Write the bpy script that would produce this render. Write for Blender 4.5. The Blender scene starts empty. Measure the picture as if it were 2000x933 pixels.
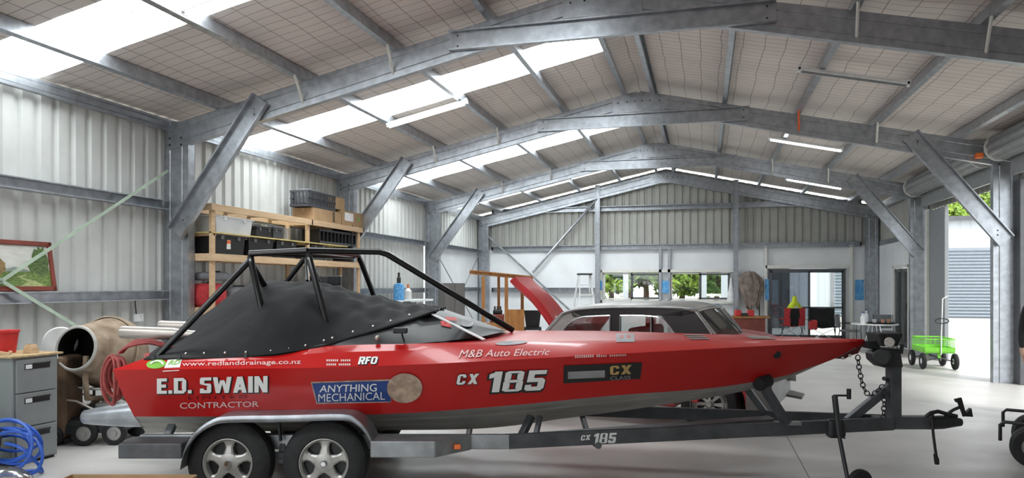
import bpy, bmesh, math, random
from mathutils import Vector, Matrix
from mathutils.bvhtree import BVHTree
random.seed(7)
PI = math.pi; R = math.radians
SC = bpy.context.scene; COL = SC.collection
# ------------------------------------------------------------------ camera
F, CX, HY, TH, EYE = 1400.0, 1000.0, 556.0, R(15), 1.7
cth, sth = math.cos(TH), math.sin(TH)
cam = bpy.data.cameras.new('camera'); camo = bpy.data.objects.new('camera', cam); COL.objects.link(camo)
camo.location = (0, 0, EYE); camo.rotation_euler = (R(90), 0, TH)
cam.sensor_fit = 'HORIZONTAL'; cam.sensor_width = 36; cam.lens = F/2000*36
cam.shift_y = (HY-466.5)/2000; cam.clip_start = .05; cam.clip_end = 500
SC.camera = camo
# ------------------------------------------------------------------ sky and exposure
SC.view_settings.view_transform = 'Standard'; SC.view_settings.look = 'None'
SC.view_settings.gamma = 1; SC.view_settings.use_curve_mapping = False
SC.view_settings.exposure = 1.08
SKYLIGHT, TUBE, SKY = 7.0, 8.0, 1.5
w = bpy.data.worlds.new('overcast_sky'); SC.world = w; w.use_nodes = True
bg = w.node_tree.nodes['Background']; bg.inputs[0].default_value = (.93, .97, 1, 1); bg.inputs[1].default_value = SKY
sun = bpy.data.lights.new('sun', 'SUN'); sun.energy = 1.2; sun.angle = R(12); sun.color = (1, .96, .9)
suno = bpy.data.objects.new('sun', sun); COL.objects.link(suno); suno.rotation_euler = (R(28), R(30), 0)
# ------------------------------------------------------------------ materials
def mat(name, col, rough=.6, metal=0, var=.12, scale=6, bump=0, bscale=60, coat=0, col2=None, emit=None, stretch=None, spec=.5, alpha=None):
    m = bpy.data.materials.new(name); m.use_nodes = True
    nt = m.node_tree; N = nt.nodes; L = nt.links; b = N['Principled BSDF']
    tc = N.new('ShaderNodeTexCoord'); mp = N.new('ShaderNodeMapping'); L.new(tc.outputs['Object'], mp.inputs[0])
    if stretch: mp.inputs['Scale'].default_value = stretch
    no = N.new('ShaderNodeTexNoise'); no.inputs['Scale'].default_value = scale; no.inputs['Detail'].default_value = 5
    L.new(mp.outputs[0], no.inputs['Vector'])
    cr = N.new('ShaderNodeValToRGB')
    c2 = col2 or tuple(max(0, c*(1-var*1.6)) for c in col); c1 = col if col2 else tuple(min(1, c*(1+var*.6)) for c in col)
    cr.color_ramp.elements[0].color = (*c2, 1); cr.color_ramp.elements[1].color = (*c1, 1)
    cr.color_ramp.elements[0].position = .3; cr.color_ramp.elements[1].position = .7
    L.new(no.outputs[0], cr.inputs[0]); L.new(cr.outputs[0], b.inputs['Base Color'])
    b.inputs['Roughness'].default_value = rough; b.inputs['Metallic'].default_value = metal
    b.inputs['Specular IOR Level'].default_value = spec
    if coat: b.inputs['Coat Weight'].default_value = coat; b.inputs['Coat Roughness'].default_value = .06
    if bump:
        n2 = N.new('ShaderNodeTexNoise'); n2.inputs['Scale'].default_value = bscale; n2.inputs['Detail'].default_value = 3
        L.new(mp.outputs[0], n2.inputs['Vector']); bp = N.new('ShaderNodeBump'); bp.inputs['Strength'].default_value = bump; bp.inputs['Distance'].default_value = .02
        L.new(n2.outputs[0], bp.inputs['Height']); L.new(bp.outputs[0], b.inputs['Normal'])
    if emit: b.inputs['Emission Color'].default_value = (*col, 1); b.inputs['Emission Strength'].default_value = emit
    if alpha is not None: b.inputs['Alpha'].default_value = alpha
    return m
def glass(name, col=(.9, .95, .95), a=.25, rough=.03):
    m = bpy.data.materials.new(name); m.use_nodes = True; nt = m.node_tree; N = nt.nodes; L = nt.links
    N.remove(N['Principled BSDF']); t = N.new('ShaderNodeBsdfTransparent'); g = N.new('ShaderNodeBsdfGlossy'); d = N.new('ShaderNodeMixShader')
    fr = N.new('ShaderNodeFresnel'); fr.inputs[0].default_value = 1.45; ad = N.new('ShaderNodeMath'); ad.operation = 'ADD'; ad.inputs[1].default_value = a; ad.use_clamp = True
    t.inputs[0].default_value = (*col, 1); g.inputs['Roughness'].default_value = rough
    L.new(fr.outputs[0], ad.inputs[0]); L.new(ad.outputs[0], d.inputs[0]); L.new(t.outputs[0], d.inputs[1]); L.new(g.outputs[0], d.inputs[2])
    L.new(d.outputs[0], N['Material Output'].inputs[0]); return m
def emis(name, col, s):
    m = bpy.data.materials.new(name); m.use_nodes = True; N = m.node_tree.nodes; N.remove(N['Principled BSDF'])
    e = N.new('ShaderNodeEmission'); e.inputs[0].default_value = (*col, 1); e.inputs[1].default_value = s
    tc = N.new('ShaderNodeTexCoord'); no = N.new('ShaderNodeTexNoise'); no.inputs['Scale'].default_value = 3
    m.node_tree.links.new(tc.outputs['Object'], no.inputs['Vector'])
    mr = N.new('ShaderNodeMapRange'); mr.inputs['To Min'].default_value = s*.9; mr.inputs['To Max'].default_value = s*1.1
    m.node_tree.links.new(no.outputs[0], mr.inputs['Value']); m.node_tree.links.new(mr.outputs[0], e.inputs[1])
    m.node_tree.links.new(e.outputs[0], N['Material Output'].inputs[0]); return m
M = {}
M['galv'] = mat('galvanised_steel', (.43, .455, .49), .36, .8, .16, 9, .06, 40)
M['galv_dull'] = mat('dull_galvanised', (.34, .355, .37), .45, .7, .18, 7, .05, 40)
M['trailer_steel'] = mat('trailer_steel', (.11, .115, .125), .5, .5, .2, 6)  # drawbar's against-the-light darkness is put into this base colour
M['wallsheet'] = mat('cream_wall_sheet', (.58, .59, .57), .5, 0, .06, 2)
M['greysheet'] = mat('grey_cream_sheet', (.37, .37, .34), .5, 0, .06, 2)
M['whitelining'] = mat('white_lining', (.74, .76, .78), .5, 0, .05, 1.5, .25, 3)
M['flashing'] = mat('white_flashing', (.72, .72, .68), .4, 0, .05)
M['charcoal'] = mat('charcoal_steel', (.1, .105, .115), .45, .2, .1)
M['doorsheet'] = mat('roller_door_sheet', (.3, .31, .31), .45, .5, .1)
M['skylight'] = emis('skylight_sheet', (.92, .98, 1), SKYLIGHT)
M['tube'] = emis('lamp_tube', (.95, .98, 1), TUBE)
M['lampwhite'] = mat('lamp_white', (.8, .82, .82), .4)
M['black'] = mat('black_plastic', (.012, .012, .014), .45)
M['blackpaint'] = mat('black_gloss_tube', (.008, .008, .009), .22, 0, .1, coat=.3)
M['rubber'] = mat('rubber', (.012, .012, .013), .75, 0, .3, 20, .1, 80)
M['canvas'] = mat('black_canvas', (.013, .013, .0145), .82, 0, .35, 3, .35, 9, spec=.35)
M['red'] = mat('red_gloss_paint', (.47, .009, .008), .3, 0, .05, 2, coat=.22, spec=.3)
M['redcar'] = mat('red_car_paint', (.46, .025, .03), .3, 0, .1, 3, coat=.5)
M['redplastic'] = mat('red_plastic', (.6, .03, .03), .5)
M['redfabric'] = mat('red_fabric', (.45, .03, .035), .85, 0, .2, 20)
M['hullgrey'] = mat('bare_aluminium_hull', (.42, .41, .38), .5, .25, .12, 3, col2=(.3, .29, .27))
M['alloy'] = mat('alloy_rim', (.40, .39, .37), .38, .5, .12, 8)
M['chrome'] = mat('chrome', (.7, .71, .72), .18, 1, .05)
M['steel'] = mat('brushed_steel', (.46, .42, .39), .42, .8, .12, 4, stretch=(1, 12, 12))
M['darksteel'] = mat('dark_steel', (.05, .052, .056), .5, .5, .2)
M['white'] = mat('white_paint', (.8, .8, .8), .5)
M['decalwhite'] = mat('decal_white', (.78, .78, .77), .5, 0, .03)
M['decalpink'] = mat('decal_pale', (.72, .52, .5), .5, 0, .05)
M['decalblack'] = mat('decal_black', (.012, .012, .012), .4, 0, .02)
M['decalblue'] = mat('decal_blue', (.015, .05, .22), .4, 0, .05)
M['decaldark'] = mat('decal_dark_red', (.09, .004, .006), .4, 0, .05)
M['decalcream'] = mat('decal_cream', (.5, .36, .27), .5, 0, .35, 14)
M['decalgold'] = mat('decal_gold', (.55, .36, .13), .5, 0, .1)
M['decalgreen'] = mat('decal_green', (.22, .5, .06), .5, 0, .15)
M['decalgrey'] = mat('decal_grey', (.3, .3, .31), .5, 0, .15)
M['perspex'] = mat('tinted_windscreen', (.06, .062, .065), .38, 0, .25, 3, spec=.4)
M['timber'] = mat('pine_timber', (.62, .44, .27), .7, 0, .12, 3, col2=(.48, .32, .18), stretch=(9, 1, 9))
M['timber2'] = mat('pine_timber_lengthwise', (.64, .46, .29), .7, 0, .12, 3, col2=(.5, .34, .2), stretch=(9, .8, 9))
M['ply'] = mat('particle_board', (.52, .38, .2), .75, 0, .2, 12)
M['orangewood'] = mat('varnished_orange_timber', (.42, .19, .05), .45, 0, .25, 3, col2=(.24, .09, .022), stretch=(5, 5, 1))
M['redwood'] = mat('red_brown_timber', (.2, .035, .02), .5, 0, .2, 4)
M['card'] = mat('cardboard', (.4, .26, .14), .85, 0, .12, 5)
M['concrete'] = None
M['clear'] = mat('translucent_tub', (.62, .64, .66), .35, 0, .08, 4)
M['blackbin'] = mat('black_storage_bin', (.014, .0145, .016), .45, 0, .1)
M['filegrey'] = mat('filing_grey', (.24, .26, .26), .42, .1, .05)
M['mixer'] = mat('cement_crusted_drum', (.38, .3, .22), .9, 0, .3, 8, .5, 30, col2=(.2, .14, .09))
M['mixer_rim'] = mat('drum_mouth_grey', (.5, .49, .46), .8, 0, .2, 6, .3, 20)
M['drum_black'] = mat('drum_inside', (.012, .011, .01), .9)  # near-black, for the mixer's inside and blades
M['bluehose'] = mat('blue_hose', (.03, .11, .5), .35, 0, .1)
M['pinkrope'] = mat('red_rope', (.36, .075, .07), .7, 0, .2, 20)
M['primer'] = mat('grey_primer_roof', (.36, .35, .33), .3, .15, .25, 3)
M['greypanel'] = mat('grey_primer_panel', (.2, .2, .195), .5, .1, .15, 3)
M['carglass'] = glass('car_glass', (.8, .85, .83), .12)
M['window'] = glass('window_glass', (.93, .96, .95), .02)
M['tint'] = glass('tinted_glass', (.42, .45, .48), .06)
M['green'] = mat('lime_green_steel', (.2, .62, .05), .45, 0, .1)
M['tapegreen'] = mat('pale_green_strap', (.5, .62, .5), .45, .35, .12, 4)
M['bluewrap'] = mat('blue_wrap_print', (.03, .25, .62), .6, 0, .5, 18, col2=(.2, .48, .75))
M['hivis'] = mat('hi_vis_yellow', (.75, .9, .05), .8, emit=None)
M['taupe'] = mat('taupe_cloth', (.25, .2, .17), .9, 0, .3, 6, .3, 20)
M['greyfabric'] = mat('grey_fabric', (.16, .165, .175), .85, 0, .15, 10)
M['orange'] = mat('orange_plastic', (.8, .16, .03), .5)
M['skin'] = mat('skin', (.5, .3, .22), .6, 0, .05)
M['gravel'] = mat('pale_gravel', (.5, .485, .44), .9, 0, .14, 2, .5, 25)
M['nbwhite'] = mat('neighbour_white_sheet', (.5, .53, .57), .5, 0, .03)
M['nbdoor'] = mat('neighbour_roller_door', (.17, .2, .235), .45, .2, .05)
M['leaf'] = mat('leaf_green', (.30, .42, .045), .6, 0, .5, 1.2, col2=(.1, .2, .02))
M['leafdark'] = mat('leaf_mid_green', (.16, .30, .05), .6, 0, .5, 1.5, col2=(.05, .13, .02))
M['bark'] = mat('bark', (.12, .09, .06), .9, 0, .3, 8)
M['crate'] = mat('dark_grey_crate', (.05, .052, .06), .6)
M['bottle'] = mat('white_label', (.75, .76, .78), .4)
M['copper'] = mat('peach_ceramic', (.55, .3, .2), .5)
# roof lining: off-white paper held up by wire netting (dark wires every 0.3 m by 0.16 m)
def grid_mat(name, col, wire, sx, sy, wd):
    m = mat(name, col, .75, 0, .06, 1.5, .25, 2.2); nt = m.node_tree; N = nt.nodes; L = nt.links; b = N['Principled BSDF']
    tc = N['Texture Coordinate']; sp = N.new('ShaderNodeSeparateXYZ'); L.new(tc.outputs['Object'], sp.inputs[0])
    nz = N.new('ShaderNodeTexNoise'); nz.inputs['Scale'].default_value = 1.3; L.new(tc.outputs['Object'], nz.inputs['Vector'])
    outs = []
    for ax, st in ((0, sx), (1, sy)):
        w_ = N.new('ShaderNodeMath'); w_.operation = 'MULTIPLY_ADD'; w_.inputs[1].default_value = .10; L.new(nz.outputs[0], w_.inputs[0]); L.new(sp.outputs[ax], w_.inputs[2])
        a = N.new('ShaderNodeMath'); a.operation = 'PINGPONG'; a.inputs[1].default_value = st/2; L.new(w_.outputs[0], a.inputs[0])
        c = N.new('ShaderNodeMath'); c.operation = 'LESS_THAN'; c.inputs[1].default_value = wd; L.new(a.outputs[0], c.inputs[0]); outs.append(c)
    mx = N.new('ShaderNodeMath'); mx.operation = 'MAXIMUM'; L.new(outs[0].outputs[0], mx.inputs[0]); L.new(outs[1].outputs[0], mx.inputs[1])
    ml = N.new('ShaderNodeMath'); ml.operation = 'MULTIPLY'; ml.inputs[1].default_value = .8; L.new(mx.outputs[0], ml.inputs[0])
    mix = N.new('ShaderNodeMix'); mix.data_type = 'RGBA'; L.new(ml.outputs[0], mix.inputs['Factor'])
    L.new(b.inputs['Base Color'].links[0].from_socket, mix.inputs[6]); mix.inputs[7].default_value = (*wire, 1)
    L.new(mix.outputs[2], b.inputs['Base Color']); return m
M['lining'] = grid_mat('roof_lining_with_netting', (.62, .565, .53), (.16, .15, .14), .30, .17, .0055)
def concrete():
    m = mat('concrete_floor', (.47, .455, .435), .48, 0, .1, 1.2, .08, 30); nt = m.node_tree; N = nt.nodes; L = nt.links; b = N['Principled BSDF']
    n = N.new('ShaderNodeTexNoise'); n.inputs['Scale'].default_value = .5; n.inputs['Detail'].default_value = 8; n.inputs['Roughness'].default_value = .7
    L.new(N['Texture Coordinate'].outputs['Object'], n.inputs['Vector'])
    mr = N.new('ShaderNodeMapRange'); mr.inputs['From Min'].default_value = .3; mr.inputs['From Max'].default_value = .7; mr.inputs['To Min'].default_value = .30; mr.inputs['To Max'].default_value = .55
    L.new(n.outputs[0], mr.inputs['Value']); L.new(mr.outputs[0], b.inputs['Roughness']); return m
M['concrete'] = concrete()
# ------------------------------------------------------------------ geometry helpers
def ray(px, py):
    u = (px-CX)/F; return Vector((u*cth-sth, u*sth+cth, (HY-py)/F))
EYEV = Vector((0, 0, EYE))
def at_d(px, py, d): return EYEV+ray(px, py)*d
def at_x(px, py, x): r = ray(px, py); return EYEV+r*(x/r.x)
def at_y(px, py, y): r = ray(px, py); return EYEV+r*(y/r.y)
def at_z(px, py, z): r = ray(px, py); return EYEV+r*((z-EYE)/r.z)
def ld(l, d, z=0): return Vector((l*cth-d*sth, l*sth+d*cth, z))     # lateral / depth on the floor plan
class MB:
    def __init__(s): s.bm = bmesh.new()
    def faces(s, vs, fs):
        v = [s.bm.verts.new(p) for p in vs]
        for f in fs:
            try: s.bm.faces.new([v[i] for i in f])
            except ValueError: pass
        return s
    def box(s, lo, hi, mtx=None):
        (a, b, c), (d, e, f) = lo, hi
        vs = [Vector(p) for p in ((a,b,c),(d,b,c),(d,e,c),(a,e,c),(a,b,f),(d,b,f),(d,e,f),(a,e,f))]
        if mtx: vs = [mtx @ v for v in vs]
        return s.faces(vs, [(3,2,1,0),(4,5,6,7),(0,1,5,4),(1,2,6,5),(2,3,7,6),(3,0,4,7)])
    def cbox(s, c, sz, mtx=None):
        c = Vector(c); h = Vector(sz)/2; return s.box(c-h, c+h, mtx)
    def frame(s, p, q, up=(0, 0, 1)):
        p, q = Vector(p), Vector(q); z = (q-p).normalized(); u = Vector(up)
        if abs(z.dot(u)) > .98: u = Vector((1, 0, 0))
        x = u.cross(z).normalized(); y = z.cross(x); return p, q, x, y
    def extr(s, poly, p, q, up=(0, 0, 1), closed=True, ends=True):   # poly (a across, b along 'up') swept from p to q
        p, q, x, y = s.frame(p, q, up); n = len(poly)
        vs = [o+x*a+y*b for o in (p, q) for a, b in poly]
        fs = [(i, (i+1) % n, n+(i+1) % n, n+i) for i in range(n if closed else n-1)]
        if closed and ends: fs += [tuple(range(n-1, -1, -1)), tuple(range(n, 2*n))]
        return s.faces(vs, fs)
    def bar(s, p, q, w, h, up=(0, 0, 1)):
        return s.extr([(-w/2, -h/2), (w/2, -h/2), (w/2, h/2), (-w/2, h/2)], p, q, up)
    def csec(s, p, q, dep, fl, t=.006, up=(0, 0, 1), lip=.02, groove=True):   # C section, web at a=0, flanges towards +a
        h = dep/2; g = .008 if groove else 0
        out = [(0, -h), (0, -h*.55), (g, -h*.5), (0, -h*.45), (0, h*.45), (g, h*.5), (0, h*.55), (0, h), (fl, h), (fl, h-lip)]
        inn = [(fl-t, h-lip), (fl-t, h-t), (t+g, h-t), (t+g, -h+t), (fl-t, -h+t), (fl-t, -h+lip)]
        return s.extr(out+inn+[(fl, -h+lip), (fl, -h)], p, q, up)
    def tube(s, pts, r, n=8, closed=False, caps=True):
        pts = [Vector(p) for p in pts]; m = len(pts); rings = []; px = None
        for i, p in enumerate(pts):
            a = pts[(i-1) % m] if (i or closed) else p; b = pts[(i+1) % m] if (i < m-1 or closed) else p
            t = (b-a).normalized()
            if px is None:
                u = Vector((0, 0, 1)) if abs(t.z) < .9 else Vector((1, 0, 0)); px = u.cross(t).normalized()
            else: px = (px-t*px.dot(t)).normalized()
            y = t.cross(px); rr = r[i] if isinstance(r, (list, tuple)) else r
            rings.append([s.bm.verts.new(p+px*math.cos(2*PI*k/n)*rr+y*math.sin(2*PI*k/n)*rr) for k in range(n)])
        for i in range(m if closed else m-1):
            A, B = rings[i], rings[(i+1) % m]
            for k in range(n): s.bm.faces.new((A[k], A[(k+1) % n], B[(k+1) % n], B[k]))
        if caps and not closed: s.bm.faces.new(rings[0][::-1]); s.bm.faces.new(rings[-1])
        return s
    def lathe(s, prof, mtx=None, n=24, cap=False):    # prof (r, z) round z
        rings = []
        for r, z in prof:
            rings.append([s.bm.verts.new((mtx or Matrix()) @ Vector((r*math.cos(2*PI*k/n), r*math.sin(2*PI*k/n), z))) for k in range(n)])
        for A, B in zip(rings, rings[1:]):
            for k in range(n): s.bm.faces.new((A[k], A[(k+1) % n], B[(k+1) % n], B[k]))
        if cap: s.bm.faces.new(rings[0][::-1]); s.bm.faces.new(rings[-1])
        return s
    def cyl(s, p, q, r, n=16, r2=None): return s.tube([p, q], [r, r if r2 is None else r2], n)
    def prism(s, poly, o, ax, ay, dv):                # flat polygon o+ax*a+ay*b pushed along dv
        o, ax, ay, dv = map(Vector, (o, ax, ay, dv)); n = len(poly)
        vs = [o+ax*a+ay*b for a, b in poly]; vs += [v+dv for v in vs]
        return s.faces(vs, [tuple(range(n-1, -1, -1)), tuple(range(n, 2*n))]+[(i, (i+1) % n, n+(i+1) % n, n+i) for i in range(n)])
    def loft(s, rows, closed=False):
        R_ = [[s.bm.verts.new(p) for p in r] for r in rows]; n = len(rows[0])
        for A, B in zip(R_, R_[1:]):
            for k in range(n if closed else n-1):
                try: s.bm.faces.new((A[k], A[(k+1) % n], B[(k+1) % n], B[k]))
                except ValueError: pass
        return s
    def sphere(s, c, r, n=12, m=8, sc=(1, 1, 1)):
        prof = [(max(1e-4, math.sin(PI*i/m))*1, -math.cos(PI*i/m)) for i in range(m+1)]
        return s.lathe([(a*r, b*r) for a, b in prof], Matrix.Translation(c) @ Matrix.Diagonal((*sc, 1)), n)
    def build(s, name, m, parent=None, local=True, smooth=False, bevel=0, solid=0, sub=0, seg=2):
        bmesh.ops.remove_doubles(s.bm, verts=s.bm.verts, dist=1e-5)
        bmesh.ops.recalc_face_normals(s.bm, faces=s.bm.faces)
        if parent is not None and not local:
            s.bm.transform(full(parent).inverted())
        me = bpy.data.meshes.new(name); s.bm.to_mesh(me); s.bm.free()
        me.materials.append(M[m] if isinstance(m, str) else m)
        if smooth:
            for p in me.polygons: p.use_smooth = True
        o = bpy.data.objects.new(name, me); COL.objects.link(o)
        if parent is not None: o.parent = parent
        if solid: x = o.modifiers.new('thickness', 'SOLIDIFY'); x.thickness = solid; x.offset = 0
        if bevel:
            x = o.modifiers.new('bevel', 'BEVEL'); x.width = bevel; x.segments = seg; x.limit_method = 'ANGLE'; x.angle_limit = R(40)
        if sub: x = o.modifiers.new('smooth', 'SUBSURF'); x.levels = sub; x.render_levels = sub
        if smooth and smooth != 'all': 
            me.set_sharp_from_angle(angle=R(38 if smooth is True else smooth))
        return o
def full(o):
    m = o.matrix_basis.copy()
    while o.parent: o = o.parent; m = o.matrix_basis @ m
    return m
def tag(o, label, cat, group=None, kind=None):
    o['label'] = label; o['category'] = cat
    if group: o['group'] = group
    if kind: o['kind'] = kind
    return o
def thing(name, label, cat, loc=(0, 0, 0), rz=0, group=None, rx=0, ry=0):
    o = bpy.data.objects.new(name, None); COL.objects.link(o); o.location = loc; o.rotation_euler = (rx, ry, rz); o.empty_display_size = .1
    return tag(o, label, cat, group)
def struct(mb, name, m, **k):
    o = mb.build(name, m, **k); o['kind'] = 'structure'; return o
def copy_tree(o, parent=None):
    c = o.copy(); COL.objects.link(c)
    if parent is not None: c.parent = parent
    for ch in list(o.children): copy_tree(ch, c)
    return c
def again(o, loc=None, rz=None, label=None, group=None):
    c = copy_tree(o)
    if loc is not None: c.location = loc
    if rz is not None: c.rotation_euler.z = rz
    if label: c['label'] = label
    if group: c['group'] = group
    return c
def spline(pts, n):                                   # Catmull-Rom through pts
    pts = [Vector(p) for p in pts]; out = []; m = len(pts)
    for i in range(m-1):
        p0, p1, p2, p3 = pts[max(i-1, 0)], pts[i], pts[i+1], pts[min(i+2, m-1)]
        for k in range(n):
            t = k/n; out.append(.5*((2*p1)+(p2-p0)*t+(2*p0-5*p1+4*p2-p3)*t*t+(3*p1-p0-3*p2+p3)*t**3))
    return out+[pts[-1]]
def interp(tab, x):                                   # piecewise-linear table [(x, v)]
    if x <= tab[0][0]: return tab[0][1]
    for (a, u), (b, v) in zip(tab, tab[1:]):
        if x <= b: return u+(v-u)*(x-a)/(b-a)
    return tab[-1][1]
def text2d(body, bold=0, shear=0, space=1):
    cu = bpy.data.curves.new('t', 'FONT'); cu.body = body; cu.offset = bold; cu.shear = shear; cu.space_character = space; cu.resolution_u = 3
    ob = bpy.data.objects.new('t', cu); COL.objects.link(ob); bpy.context.view_layer.update()
    me = bpy.data.meshes.new_from_object(ob.evaluated_get(bpy.context.evaluated_depsgraph_get()))
    bpy.data.objects.remove(ob); vs = [(v.co.x, v.co.y) for v in me.vertices]; fs = [tuple(p.vertices) for p in me.polygons]
    bpy.data.meshes.remove(me); x0 = min(v[0] for v in vs); x1 = max(v[0] for v in vs); y0 = min(v[1] for v in vs); y1 = max(v[1] for v in vs)
    return [((a-x0)/(x1-x0), (b-y0)/(y1-y0)) for a, b in vs], fs

# heavy block lettering: each glyph (width, polygons) on a unit-high cell
def _rc(a, b, c, d): return [(a, b), (c, b), (c, d), (a, d)]
_S = .24
def _ring(w, s=.24, c=.14): return [[(c, 0), (w-c, 0), (w-c-.02, s*.8), (c+.02, s*.8)], [(w-c, 0), (w, c), (w-s, s*.8+.06), (w-c-.02, s*.8)], [(w, c), (w, 1-c), (w-s, 1-s*.8-.06), (w-s, s*.8+.06)], [(w, 1-c), (w-c, 1), (w-c-.02, 1-s*.8), (w-s, 1-s*.8-.06)], [(w-c, 1), (c, 1), (c+.02, 1-s*.8), (w-c-.02, 1-s*.8)], [(c, 1), (0, 1-c), (s, 1-s*.8-.06), (c+.02, 1-s*.8)], [(0, 1-c), (0, c), (s, s*.8+.06), (s, 1-s*.8-.06)], [(0, c), (c, 0), (c+.02, s*.8), (s, s*.8+.06)]]
def _dd(w=.72, s=.25): return [_rc(0, 0, s, 1), [(s, 0), (w-.16, 0), (w-.2, s*.8), (s, s*.8)], [(w-.16, 0), (w, .18), (w-s, .28), (w-.2, s*.8)], [(w, .18), (w, .82), (w-s, .72), (w-s, .28)], [(w, .82), (w-.16, 1), (w-.2, 1-s*.8), (w-s, .72)], [(w-.16, 1), (s, 1), (s, 1-s*.8), (w-.2, 1-s*.8)]]
GLY = {'E': (.58, [_rc(0, 0, .26, 1), _rc(.26, 0, .58, .2), _rc(.26, .4, .53, .6), _rc(.26, .8, .58, 1)]), 'D': (.72, _dd()), '.': (.22, [_rc(0, 0, .22, .22)]), ' ': (.3, []),
 'S': (.66, [_rc(.0, 0, .58, .2), [(.4, .2), (.58, 0), (.66, .1), (.66, .5), (.4, .42)], [(.0, .6), (.06, .56), (.6, .42), (.66, .5), (.6, .6), (.26, .62)], [(0, .6), (.26, .6), (.26, .8), (.08, 1), (0, .9)], _rc(.08, .8, .66, 1), _rc(0, 0, .24, .3)]),
 'W': (1.08, [[(0, 1), (.27, 1), (.40, 0), (.17, 0)], [(.17, 0), (.40, 0), (.60, .8), (.42, .8)], [(.66, .8), (.48, .8), (.68, 0), (.91, 0)], [(1.08, 1), (.81, 1), (.68, 0), (.91, 0)]]),
 'A': (.78, [[(0, 0), (.26, 0), (.50, 1), (.24, 1)], [(.78, 0), (.52, 0), (.28, 1), (.54, 1)], _rc(.18, .18, .6, .37)]), 'I': (.27, [_rc(0, 0, .27, 1)]), 'N': (.76, [_rc(0, 0, .25, 1), _rc(.51, 0, .76, 1), [(0, 1), (.27, 1), (.76, 0), (.49, 0)]]),
 'R': (.7, [_rc(0, 0, .25, 1), _rc(.25, .8, .62, 1), [(.45, .5), (.62, .38), (.7, .5), (.7, .9), (.62, 1), (.45, .82)], _rc(.25, .38, .62, .57), [(.3, .4), (.56, .4), (.72, 0), (.45, 0)]]), 'F': (.56, [_rc(0, 0, .25, 1), _rc(.25, .8, .56, 1), _rc(.25, .4, .5, .6)]), 'O': (.72, _ring(.72)),
 'C': (.68, [q for i, q in enumerate(_ring(.68)) if i not in (2,)]+[_rc(.44, .14, .68, .34), _rc(.44, .66, .68, .86)]), 'X': (.78, [[(0, 0), (.28, 0), (.78, 1), (.5, 1)], [(.5, 0), (.78, 0), (.28, 1), (0, 1)]]),
 '1': (.46, [_rc(.18, 0, .46, 1), [(0, .66), (.2, .72), (.2, 1), (.3, 1), (.0, .88)]]), '8': (.74, [[(x, y*.54) for x, y in q] for q in _ring(.74, .25, .13)]+[[(x*.94+.02, .46+y*.54) for x, y in q] for q in _ring(.74, .25, .13)]),
 '5': (.72, [_rc(.04, .8, .7, 1), _rc(.04, .46, .28, .9), [(.04, .62), (.04, .42), (.6, .42), (.72, .5), (.6, .62)], [(.46, .5), (.72, .5), (.72, .12), (.6, 0), (.46, .18)], _rc(.06, 0, .62, .2), _rc(0, .06, .24, .3)])}
def block(body, gap=.09, shear=0, grow=0):
    vs, fs, x = [], [], 0
    for ch in body:
        w_, polys = GLY[ch]
        for q in polys:
            cx_, cy_ = sum(a for a, b in q)/len(q), sum(b for a, b in q)/len(q); k = len(vs)
            for a, b in q:
                if grow: dx, dy = a-cx_, b-cy_; a += math.copysign(grow, dx); b += math.copysign(grow, dy)
                vs.append((x+a+shear*b, b))
            fs.append(tuple(range(k, k+len(q))))
        x += w_+gap
    T = x-gap+shear; return [(a/T, b) for a, b in vs], fs
# ================================================================== the shed shell
XL, XR, XC, SL, ZA = -7.85, 5.28, -1.24, .22, 5.5          # wall planes, ridge, roof slope, rafter top at the ridge
YE = 24.62; FRAMES = [3.8, 9.0, 14.2, 19.4, 24.4]
def rz_(x): return ZA-SL*abs(x-XC)                          # top of the rafters
MB_ = MB().box((XL-.2, -1.5, -.2), (XR+.1, YE+.1, 0)); floor = struct(MB_, 'floor', 'concrete')
MB_ = MB()
a, b = at_z(1536, 850, 0), at_z(1590, 950, 0); dv = (b-a).normalized()
MB_.bar(a-dv*9+Vector((0, 0, .0004)), b+dv*1.5+Vector((0, 0, .0004)), .007, .002)
o = MB_.build('floor_joint', 'charcoal', floor); o['kind'] = 'structure'
struct(MB().box((-70, -30, -.4), (90, 110, -.06)), 'ground', 'gravel')
# corrugated sheets: pans with trapezoid ribs pressed outwards
def corr(mb, axis, fixed, a, b, z0, ztop, out, pitch=.25, depth=.045):
    prof = [(0, 0), (.135, 0), (.165, 1), (.215, 1), (.245, 0)]
    pts = []; s = a
    while s < b:
        for p, d in prof:
            q = s+p*pitch/.25
            if q < b: pts.append((q, d*depth*out))
        s += pitch
    pts.append((b, 0)); bot, top = [], []
    for q, d in pts:
        zt = ztop(q) if callable(ztop) else ztop
        for L_, z in ((bot, z0), (top, zt)): L_.append(Vector((fixed+d, q, z)) if axis == 'y' else Vector((q, fixed+d, z)))
    return mb.loft([bot, top])
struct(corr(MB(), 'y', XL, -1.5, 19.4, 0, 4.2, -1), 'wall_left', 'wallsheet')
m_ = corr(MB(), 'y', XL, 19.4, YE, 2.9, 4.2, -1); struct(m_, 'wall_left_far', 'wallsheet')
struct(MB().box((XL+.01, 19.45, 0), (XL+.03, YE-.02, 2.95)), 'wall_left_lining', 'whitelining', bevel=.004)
struct(corr(MB(), 'x', YE, XL, XR, 2.86, lambda x: rz_(x)+.1, 1), 'wall_end', 'greysheet')
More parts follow.
